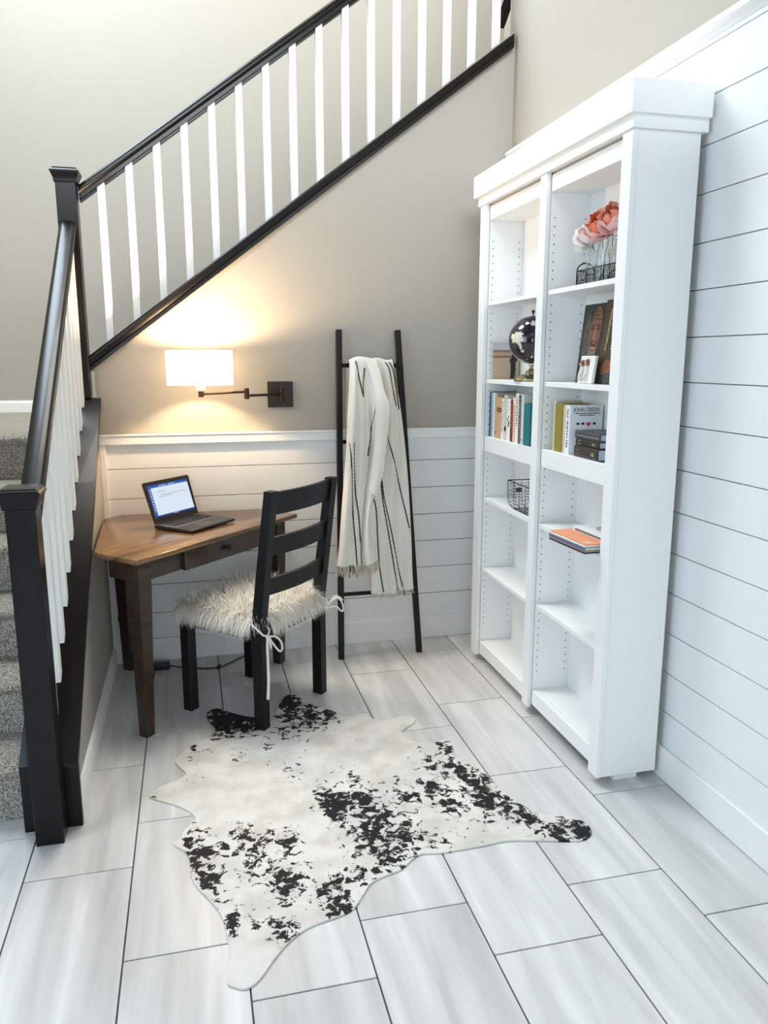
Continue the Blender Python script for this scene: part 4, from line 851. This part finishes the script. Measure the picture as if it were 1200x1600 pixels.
# ---------------------------------------------------------------- shaggy cushion on the chair
cu = thing('seat_cushion', 'shaggy off-white fur cushion tied onto the black chair', 'cushion', ch.location+UZ*0.458, math.radians(46.9), world=False)
def ymin(x): return 0.004 if 0.047 < x < 0.415 else 0.052
def crest(x, y):
    u = (x-0.231)/0.235; v = (y-0.220)/0.232
    return max(0.0, 1-max(abs(u), abs(v))**6)
b = MB(); n = 18; Pt = [[(x_, y_, 0.003+0.030*crest(x_, y_)**0.5) for x_, y_ in [(0.012+0.438*i/n, ymin(0.012+0.438*i/n)+(0.435-ymin(0.012+0.438*i/n))*j/n) for j in range(n+1)]] for i in range(n+1)]
Pb = [[(x, y, 0.0012) for x, y, z in row] for row in Pt]
b.grid(Pt); b.grid(Pb)
m_fur0 = mat('cushion_base', (222, 212, 196), 0.95)
b.build('pad', m_fur0, cu)
rf = random.Random(11); V = []; Fc = []; CC = []
def strand(p, d, L_, w_, col, droop):
    side = d.cross(UZ)
    if side.length < 1e-3: side = Vector((1, 0, 0))
    side.normalize(); k = len(V); q = Vector(p); dd = d.normalized(); seg = 4
    for i in range(seg+1):
        ww = w_*(1-i/seg*0.85)
        V.append(q-side*ww); V.append(q+side*ww); CC.extend([col, col])
        dd = (dd+Vector((0, 0, -droop))).normalized(); q = q+dd*(L_/seg)
        if 0.0 < q.x < CW and 0.004 < q.y < CD+0.006 and q.z < 0.004: q.z = 0.004+rf.random()*0.004
    for i in range(seg): Fc.append((k+2*i, k+2*i+1, k+2*i+3, k+2*i+2))
for i in range(13500):
    if i < 7600:
        x = rf.uniform(0.012, 0.450); y = rf.uniform(ymin(x), 0.435); z = 0.004+0.030*crest(x, y)**0.5
        out = Vector(((x-0.231), (y-0.240), 0)); base_d = out*2.2+Vector((rf.uniform(-1, 1), rf.uniform(-1, 1), 0))*0.75
        d = base_d+UZ*rf.uniform(0.15, 0.9); L_ = rf.uniform(0.045, 0.085); dr_ = 0.26
    else:
        s = rf.random()*4
        if s < 1: x = 0.012+0.438*s; y = ymin(x); out = Vector((0, -1, 0))
        elif s < 2: x, y = 0.450, 0.050+0.385*(s-1); out = Vector((1, 0, 0))
        elif s < 3: x, y = 0.012+0.438*(s-2), 0.435; out = Vector((0, 1, 0))
        else: x, y = 0.012, 0.050+0.385*(s-3); out = Vector((-1, 0, 0))
        z = rf.uniform(0.004, 0.020); d = out+Vector((rf.uniform(-1, 1), rf.uniform(-1, 1), 0))*0.6+UZ*rf.uniform(-0.4, 0.45); L_ = rf.uniform(0.050, 0.095); dr_ = 0.42
    t = rf.random()
    col = (250, 246, 238) if t < 0.70 else ((240, 230, 214) if t < 0.90 else ((214, 196, 170) if t < 0.975 else (140, 124, 106)))
    strand((x, y, z), d, L_, rf.uniform(0.0009, 0.0017), (*lin(col), 1), dr_)
me = bpy.data.meshes.new('fur'); me.from_pydata([tuple(v) for v in V], [], Fc)
ca = me.color_attributes.new('tint', 'FLOAT_COLOR', 'POINT')
for i, c in enumerate(CC): ca.data[i].color = c
me.materials.append(mat('fur_strands', (235, 228, 214), 0.8, attr='tint', spec=0.2)); me.polygons.foreach_set('use_smooth', [True]*len(me.polygons))
stuff(link('fur', me, cu))
m_cord = mat('white_cord', (240, 236, 228), 0.8, bump=0.2, bscale=500)
def L3(*p): return [Vector(q) for q in p]
def tie(x0, sgn, name='tie'):
    """bow tied round a back post; x0 is the post's outer side"""
    b = MB(); z = -0.045
    xa, xb = (x0-0.006, x0+0.046)
    ring = [(xa, 0.055, 0.006), (xa, 0.02, -0.012), (xa-0.001, -0.005, -0.028), (xa+0.012, -0.008, -0.040), (xa+0.030, -0.008, -0.046), (xb-0.008, -0.008, -0.040), (xb, -0.004, -0.026), (xb, 0.03, -0.006), (xb, 0.055, 0.006)]
    b.tube(catmull(L3(*ring), 4), 0.0042, 8); kx = x0+0.024
    b.tube(catmull(L3((kx, -0.010, -0.046), (kx+0.004, -0.017, -0.050), (kx-0.004, -0.014, -0.054), (kx, -0.010, -0.048)), 4), 0.0055, 8)
    k = b.build(name, m_cord, cu)
    return kx
kx = tie(0.0, -1)
MB().tube(catmull(L3((kx, -0.014, -0.05), (kx+0.035, -0.026, -0.058), (kx+0.062, -0.032, -0.088), (kx+0.070, -0.032, -0.118), (kx+0.058, -0.030, -0.128), (kx+0.040, -0.026, -0.110), (kx+0.018, -0.018, -0.075), (kx, -0.014, -0.052)), 5), 0.0042, 8).build('tie_loop', m_cord, cu)
MB().tube(catmull(L3((kx-0.002, -0.014, -0.052), (kx-0.010, -0.018, -0.09), (kx-0.006, -0.016, -0.16), (kx-0.004, -0.014, -0.24), (kx-0.008, -0.012, -0.315)), 5), 0.0044, 8, r2=0.0065).build('tie_end', m_cord, cu)
MB().tube(catmull(L3((kx+0.002, -0.014, -0.052), (kx+0.006, -0.020, -0.08), (kx+0.012, -0.020, -0.10)), 5), 0.0042, 8).build('tie_end', m_cord, cu)
kx = tie(CW-0.040, 1)
MB().tube(catmull(L3((kx, -0.014, -0.048), (kx+0.03, -0.030, -0.020), (kx+0.06, -0.040, -0.018), (kx+0.085, -0.045, -0.045), (kx+0.095, -0.045, -0.080), (kx+0.082, -0.042, -0.084), (kx+0.05, -0.034, -0.055), (kx, -0.014, -0.052)), 5), 0.0040, 8).build('tie_loop', m_cord, cu)
MB().tube(catmull(L3((kx+0.01, -0.014, -0.046), (kx+0.05, -0.024, -0.012), (kx+0.085, -0.030, -0.020), (kx+0.105, -0.034, -0.040)), 5), 0.0040, 8).build('tie_end', m_cord, cu)

# ---------------------------------------------------------------- wall lamp
wl = thing('wall_lamp', 'swing-arm wall lamp with a lit white drum shade above the desk', 'lamp', (0.432, 3.915, 1.327))
MB().box(0.371, 0.494, 3.892, 3.9145, 1.264, 1.390, 0.002).build('back_plate', mat('bronze_plate', (52, 44, 38), 0.4, metal=0.6), wl)
b = MB(); b.tube([(0.432, 3.892, 1.330), (0.432, 3.845, 1.330)], 0.008, 12); b.lathe([(0.009, -0.036), (0.011, -0.034), (0.011, 0.034), (0.009, 0.036)], (0.432, 3.845, 1.330), 16); b.build('pivot', m_bronze, wl)
MB().tube([(0.432, 3.845, 1.330), (0.254, 3.690, 1.332)], 0.0062, 10).build('swing_arm', m_bronze, wl)
MB().lathe([(0.010, -0.022), (0.012, -0.020), (0.012, 0.026), (0.010, 0.028)], (0.254, 3.690, 1.338), 16).build('elbow', m_bronze, wl)
MB().tube([(0.254, 3.690, 1.350), (0.050, 3.660, 1.343)], 0.0058, 10).build('swing_arm', m_bronze, wl)
MB().lathe([(0.010, -0.014), (0.0125, -0.012), (0.0125, 0.010), (0.010, 0.012)], (0.048, 3.660, 1.343), 16).build('arm_end', m_bronze, wl)
MB().lathe([(0.016, 0.0), (0.021, 0.006), (0.022, 0.045), (0.018, 0.058), (0.0, 0.060)], (0.048, 3.660, 1.355), 18).build('socket', mat('ivory_socket', (246, 238, 220), 0.5), wl)
b = MB(); b.lathe([(0.0, -0.034)]+[(0.030*math.sin(math.pi*i/14), -0.030*math.cos(math.pi*i/14)) for i in range(1, 14)]+[(0.0, 0.030)], (0.048, 3.660, 1.452), 20)
m_bulb = mat('bulb_glow', (255, 236, 200), 0.4, emit=(255, 214, 160), estr=8.0); b.build('bulb', m_bulb, wl)
m_shade = bpy.data.materials.new('linen_shade'); m_shade.use_nodes = True; nt = m_shade.node_tree; nt.nodes.clear()
o_ = nt.nodes.new('ShaderNodeOutputMaterial'); mx = nt.nodes.new('ShaderNodeMixShader'); df = nt.nodes.new('ShaderNodeBsdfDiffuse'); tr = nt.nodes.new('ShaderNodeBsdfTranslucent'); ad = nt.nodes.new('ShaderNodeAddShader'); em = nt.nodes.new('ShaderNodeEmission')
df.inputs[0].default_value = (0.86, 0.82, 0.74, 1); tr.inputs[0].default_value = (0.90, 0.84, 0.72, 1); mx.inputs[0].default_value = 0.45; em.inputs[0].default_value = (1.0, 0.86, 0.66, 1); em.inputs[1].default_value = 0.75
nt.links.new(df.outputs[0], mx.inputs[1]); nt.links.new(tr.outputs[0], mx.inputs[2]); nt.links.new(mx.outputs[0], ad.inputs[0]); nt.links.new(em.outputs[0], ad.inputs[1]); nt.links.new(ad.outputs[0], o_.inputs[0])
b = MB(); b.lathe([(0.146, -0.077), (0.1465, 0.077)], (0.047, 3.660, 1.460), 48)
v0, f0 = b.v, [f for f in b.f if len(f) == 4]; b = MB(); b.add(v0, f0); shd = b.build('lamp_shade', m_shade, wl)
m_ring = mat('shade_ring_white', (238, 232, 220), 0.5)
for z in (1.384, 1.536): MB().tube([(0.047+0.1462*math.cos(2*math.pi*k/40), 3.660+0.1462*math.sin(2*math.pi*k/40), z) for k in range(41)], 0.0014, 6, cap=False).build('shade_ring', m_ring, shd)
b = MB()
for a in (0.4, 0.4+2.094, 0.4+4.189): b.tube([(0.048+0.02*math.cos(a), 3.660+0.02*math.sin(a), 1.405), (0.047+0.145*math.cos(a), 3.660+0.145*math.sin(a), 1.386)], 0.0012, 5)
b.build('shade_spider', m_ring, shd)
ll = bpy.data.lights.new('lamp_bulb_light', 'POINT'); ll.energy = 33; ll.color = (1.0, 0.71, 0.42); ll.shadow_soft_size = 0.032
lo = bpy.data.objects.new('lamp_bulb_light', ll); COL.objects.link(lo); lo.location = (0.048, 3.660, 1.495)

# ---------------------------------------------------------------- blanket ladder and throw
la = thing('blanket_ladder', 'thin dark ladder leaning on the back wall beside the desk', 'ladder', (0.89, 3.70, 0))
LA, LB, RA, RB_ = Vector((0.685, 3.690, 0)), Vector((0.726, 3.885, 1.640)), Vector((1.097, 3.690, 0)), Vector((1.025, 3.885, 1.640))
def rail(a, b_):
    d = (b_-a).normalized(); s = Vector((1, 0, 0)); s = (s-d*s.dot(d)).normalized(); k = d.cross(s); m = MB()
    hw = 0.0145; vs = []
    for p, dz in ((a, 0), (b_, 0)):
        for i, j in ((-1, -1), (1, -1), (1, 1), (-1, 1)): vs.append(p+s*hw*i+k*hw*j)
    for q in range(4): vs[q].z = 0.0005
    m.hexa(vs, 0.003); m.build('rail', m_iron, la)
rail(LA, LB); rail(RA, RB_)
for z in (1.467, 1.092, 0.712, 0.328):
    t = z/1.64; MB().tube([LA.lerp(LB, t), RA.lerp(RB_, t)], 0.0105, 10).build('rung', m_iron, la)
th = thing('throw_blanket', 'cream throw blanket with dark stripes and fringe draped over the ladder', 'blanket', (0.88, 3.78, 1.49))
m_throw = mat('cream_throw', (236, 231, 221), 0.9, bump=0.35, bscale=420, spec=0.15)
m_thread = mat('charcoal_thread', (52, 47, 45), 0.9)
def cloth_panel(G_, back, ripple, seed, name, crease=None):
    rows = []
    f = G_[0]; top = max(p[2] for p in f)
    if back:
        rows.append([(p[0]-0.004, 3.886, 1.165) for p in f]); rows.append([(p[0], 3.882, p[2]-0.12) for p in f]); rows.append([(p[0], 3.874, min(p[2], 1.489)-0.010) for p in f]); rows.append([(p[0], 3.850, max(p[2], 1.482)+0.004) for p in f])
    rows += G_
    NR, NC = 7, 12
    cols = [catmull(r_, NC) for r_ in rows]
    grid_ = []
    for j in range(len(cols[0])): grid_.append(catmull([c[j] for c in cols], NR))
    P = []
    nb = 4*NR if back else 0
    for j, colm in enumerate(grid_):
        u = j/(len(grid_)-1); row = []
        for i, p in enumerate(colm):
            v = max(0.0, (i-nb)/(len(colm)-1-nb))
            a = 0.5+0.5*v if i >= nb else 0.0
            dy = 0.0
            if i >= nb:
                ramp = min(1, v*8)
                for (fr, am, ph) in ripple: dy += ramp*am*math.sin(2*math.pi*fr*u+ph+1.5*v)
                if crease: dy += min(1, v*3)*crease[2]*math.exp(-((u-(crease[0]+(crease[1]-crease[0])*v))/0.038)**2)
            row.append(Vector((p.x, p.y+dy-0.004, p.z)))
        P.append(row)
    n = len(P); m = len(P[0]); b = MB(); b.grid(P)
    o = b.build(name, m_throw, th, angle=180)
    md = o.modifiers.new('thickness', 'SOLIDIFY'); md.thickness = 0.0035; md.offset = 0
    return P
PR = cloth_panel(TR, True, [(1.3, 0.009, 0.4), (2.7, 0.008, 1.9)], 1, 'under_layer')
TL2 = [[(x, y-0.042*min(1, (1.5-z)*5)-0.004, z) for x, y, z in r_] for r_ in TL]
PLn = cloth_panel(TL2, True, [(1.4, 0.015, 2.6), (3.1, 0.009, 0.6)], 2, 'front_fold', (0.78, 0.66, 0.040))
# turned-back flap of the front fold
FL = [[(0.838, 3.797, 1.490), (0.872, 3.790, 1.478), (0.902, 3.786, 1.455)], [(0.862, 3.784, 1.400), (0.892, 3.774, 1.378), (0.918, 3.776, 1.345)], [(0.872, 3.774, 1.320), (0.902, 3.762, 1.305), (0.938, 3.768, 1.285)], [(0.868, 3.766, 1.245), (0.902, 3.752, 1.225), (0.935, 3.757, 1.215)], [(0.866, 3.756, 1.130), (0.892, 3.742, 1.105), (0.918, 3.746, 1.090)], [(0.848, 3.744, 0.990), (0.870, 3.730, 0.965), (0.896, 3.733, 0.945)], [(0.828, 3.730, 0.870), (0.842, 3.718, 0.850), (0.858, 3.720, 0.838)]]
FL = [[(x, y-0.056*min(1, (1.5-z)*5)-0.006, z) for x, y, z in r_] for r_ in FL]
cloth_panel(FL, False, [(0.5, 0.003, 0.0)], 3, 'turned_flap')
def near_y(T_, x, z):
    h = T_.ray_cast(Vector((x, 3.2, z)), Vector((0, 1, 0)))
    if h[0] is not None: return h[0].y
    return 3.75
def stripe(P, pts, wd, amp):
    T_ = BVHTree.FromPolygons([v for row in P for v in row], [(i*len(P[0])+j, i*len(P[0])+j+1, (i+1)*len(P[0])+j+1, (i+1)*len(P[0])+j) for i in range(len(P)-1) for j in range(len(P[0])-1)])
    C_ = catmull(pts, 14); b = MB(); n = len(C_); Lp = []; Rp = []
    s_ = 0.0
    for i, p in enumerate(C_):
        if i: s_ += (C_[i]-C_[i-1]).length
        y = near_y(T_, p.x, p.z)-0.0034
        z_ = amp*(1 if i % 2 else -1)
        Lp.append(Vector((p.x-wd+z_, y, p.z))); Rp.append(Vector((p.x+wd+z_, y, p.z)))
    b.grid([Lp, Rp]); b.grid([[q+Vector((0, 0.0012, 0)) for q in Lp], [q+Vector((0, 0.0012, 0)) for q in Rp]])
    b.build('stripe', m_thread, th, smooth=False)
for i, s_ in enumerate(STRIPES_L): stripe(PLn, [(x+(0.013 if i == 0 else 0.024 if i == 1 else 0.002), y, z) for x, y, z in s_], 0.0034, 0.0012)
for i, s_ in enumerate(STRIPES_R): stripe(PR, [(x-0.002, y, z) for x, y, z in s_], 0.0032, 0.0012)
def fringe(P, n, ln, seed, dark, u0=0.0, u1=1.0):
    r_ = random.Random(seed); b = MB(); bd = MB()
    for i in range(n):
        u = u0+(u1-u0)*(i+r_.random())/n; j = min(len(P)-1, int(u*(len(P)-1))); p = P[j][-1]
        q = p+Vector((r_.uniform(-.004, .004), -0.001, 0.004)); L_ = ln*r_.uniform(0.7, 1.15); dx = r_.uniform(-0.016, 0.016)
        tgt = bd if any(abs(u-d_) < 0.02 for d_ in dark) else b
        tgt.tube([q, q+Vector((dx*0.4, r_.uniform(-.004, .004), -L_*0.5)), q+Vector((dx, r_.uniform(-.006, .006), -L_))], 0.0016, 5, r2=0.0011)
    stuff(b.build('fringe', mat('fringe_yarn', (206, 196, 178), 0.95, var=0.25, vscale=120), th))
    if bd.v: stuff(bd.build('dark_fringe', m_thread, th))
fringe(PLn, 130, 0.055, 5, (0.36, 0.43))
fringe(PR, 60, 0.022, 6, ())
fringe([[Vector((x_, 3.702, 0.338))] for x_ in (0.903, 0.909, 0.915)], 5, 0.05, 7, (0.0, 0.2, 0.4, 0.6, 0.8, 1.0)); fringe([[Vector((x_, 3.690, 0.345))] for x_ in (0.972, 0.985, 1.012, 1.016)], 8, 0.04, 8, (0.0, .1, 0.2, .3, 0.4, .5, 0.6, .7, 0.8, .9, 1.0))

# ---------------------------------------------------------------- cowhide rug
cr_ = catmull([(x, y, 0) for x, y in RUG], 4, closed=True)
def simple(P):
    out = []
    for p in P:
        if not out or (p-out[-1]).length > 0.004: out.append(p)
    return out
ring = simple(cr_)
bmr = bmesh.new(); fv = [bmr.verts.new((p.x, p.y, 0.0008)) for p in ring]; face = bmr.faces.new(fv)
if face.normal.z < 0: bmesh.ops.reverse_faces(bmr, faces=[face])
bmesh.ops.triangulate(bmr, faces=list(bmr.faces))
ST = 0.020
x = -0.22
while x < 1.22:
    bmesh.ops.bisect_plane(bmr, geom=bmr.verts[:]+bmr.edges[:]+bmr.faces[:], plane_co=(x, 0, 0), plane_no=(1, 0, 0)); x += ST
y = 1.64
while y < 3.34:
    bmesh.ops.bisect_plane(bmr, geom=bmr.verts[:]+bmr.edges[:]+bmr.faces[:], plane_co=(0, y, 0), plane_no=(0, 1, 0)); y += ST
bmesh.ops.remove_doubles(bmr, verts=bmr.verts[:], dist=1e-5)
ext = bmesh.ops.extrude_face_region(bmr, geom=bmr.faces[:])
for v in [g_ for g_ in ext['geom'] if isinstance(g_, bmesh.types.BMVert)]: v.co.z = 0.0062+0.0008*math.sin(v.co.x*23)*math.sin(v.co.y*19)
bmesh.ops.recalc_face_normals(bmr, faces=bmr.faces[:])
me = bpy.data.meshes.new('cowhide_rug'); bmr.to_mesh(me); bmr.free()
dn = me.attributes.new('patch', 'FLOAT', 'POINT')
for i, v in enumerate(me.vertices):
    s = 0.0
    for bx, by_, rx, ry, d in SPOTS:
        q = ((v.co.x-bx)/(rx*1.4))**2+((v.co.y-by_)/(ry*1.4))**2
        if q < 4: s = max(s, d*(1.15 if d > 0.85 else 1.0)*math.exp(-q*0.9))
    dn.data[i].value = s
m_hide = bpy.data.materials.new('spotted_cowhide'); m_hide.use_nodes = True; nt = m_hide.node_tree; N = nt.nodes; L = nt.links; pb_ = N['Principled BSDF']
at = N.new('ShaderNodeAttribute'); at.attribute_name = 'patch'; geo = N.new('ShaderNodeNewGeometry')
n1 = N.new('ShaderNodeTexNoise'); n1.inputs['Scale'].default_value = 34; n1.inputs['Detail'].default_value = 7; n1.inputs['Roughness'].default_value = 0.68; n1.inputs['Distortion'].default_value = 0.6; L.new(geo.outputs['Position'], n1.inputs['Vector'])
sb = N.new('ShaderNodeMath'); sb.operation = 'MULTIPLY_ADD'; sb.inputs[1].default_value = 3.2; sb.inputs[2].default_value = -1.66; L.new(n1.outputs['Fac'], sb.inputs[0])
sm = N.new('ShaderNodeMath'); sm.operation = 'ADD'; L.new(sb.outputs[0], sm.inputs[0]); L.new(at.outputs['Fac'], sm.inputs[1])
mr = N.new('ShaderNodeMapRange'); mr.inputs['From Min'].default_value = 0.50; mr.inputs['From Max'].default_value = 0.56; mr.interpolation_type = 'SMOOTHSTEP'; L.new(sm.outputs[0], mr.inputs['Value'])
n2 = N.new('ShaderNodeTexNoise'); n2.inputs['Scale'].default_value = 9; n2.inputs['Detail'].default_value = 4; L.new(geo.outputs['Position'], n2.inputs['Vector'])
c1_ = N.new('ShaderNodeValToRGB'); c1_.color_ramp.elements[0].position = 0.35; c1_.color_ramp.elements[0].color = (*lin((203, 197, 189)), 1); c1_.color_ramp.elements[1].position = 0.6; c1_.color_ramp.elements[1].color = (*lin((222, 218, 212)), 1); L.new(n2.outputs['Fac'], c1_.inputs[0])
mxc = N.new('ShaderNodeMix'); mxc.data_type = 'RGBA'; L.new(mr.outputs[0], mxc.inputs['Factor']); L.new(c1_.outputs[0], mxc.inputs['A']); mxc.inputs['B'].default_value = (*lin((14, 14, 17)), 1)
L.new(mxc.outputs['Result'], pb_.inputs['Base Color']); pb_.inputs['Roughness'].default_value = 0.62; pb_.inputs['Sheen Weight'].default_value = 0.03; pb_.inputs['Specular IOR Level'].default_value = 0.25
n3 = N.new('ShaderNodeTexNoise'); n3.inputs['Scale'].default_value = 160; n3.inputs['Detail'].default_value = 3; L.new(geo.outputs['Position'], n3.inputs['Vector'])
bpn = N.new('ShaderNodeBump'); bpn.inputs['Strength'].default_value = 0.35; bpn.inputs['Distance'].default_value = 0.004; L.new(n3.outputs['Fac'], bpn.inputs['Height']); L.new(bpn.outputs[0], pb_.inputs['Normal'])
me.materials.append(m_hide); me.polygons.foreach_set('use_smooth', [True]*len(me.polygons)); me.set_sharp_from_angle(angle=math.radians(40))
rg_ = link('cowhide_rug', me); tag(rg_, 'white cowhide rug with black patches lying on the tile floor', 'rug')

# ---------------------------------------------------------------- power adapter under the desk
pa = thing('power_adapter', 'black power adapter and cord on the floor under the desk', 'adapter', (-0.20, 3.772, 0))
m_plastic = mat('black_plastic', (24, 24, 25), 0.45)
b = MB(); b.obox((-0.205, 3.775, 0.015), (1, 0.02, 0), (-0.02, 1, 0), (0, 0, 1), 0.045, 0.022, 0.0145, 0.003, 2); b.build('brick', m_plastic, pa)
MB().tube(catmull([(-0.16, 3.774, 0.013), (-0.11, 3.760, 0.005), (-0.053, 3.745, 0.004), (0.0, 3.722, 0.0035), (0.076, 3.711, 0.006), (0.14, 3.770, 0.004), (0.202, 3.835, 0.0035), (0.26, 3.872, 0.0035)], 6), 0.0033, 8).build('cord', m_plastic, pa)
MB().lathe([(0.007, -0.014), (0.010, -0.011), (0.010, 0.011), (0.007, 0.014)], (0.076, 3.711, 0.0105), 12, (0.3, 1, 0)).build('ferrite_bead', m_plastic, pa)
MB().tube(catmull([(-0.250, 3.776, 0.013), (-0.300, 3.782, 0.004), (-0.355, 3.873, 0.005), (-0.360, 3.879, 0.14), (-0.385, 3.893, 0.21), (-0.395, 3.874, 0.235), (-0.388, 3.874, 0.30), (-0.372, 3.880, 0.40), (-0.370, 3.880, 0.60)], 6), 0.0024, 6).build('cord', m_plastic, pa)
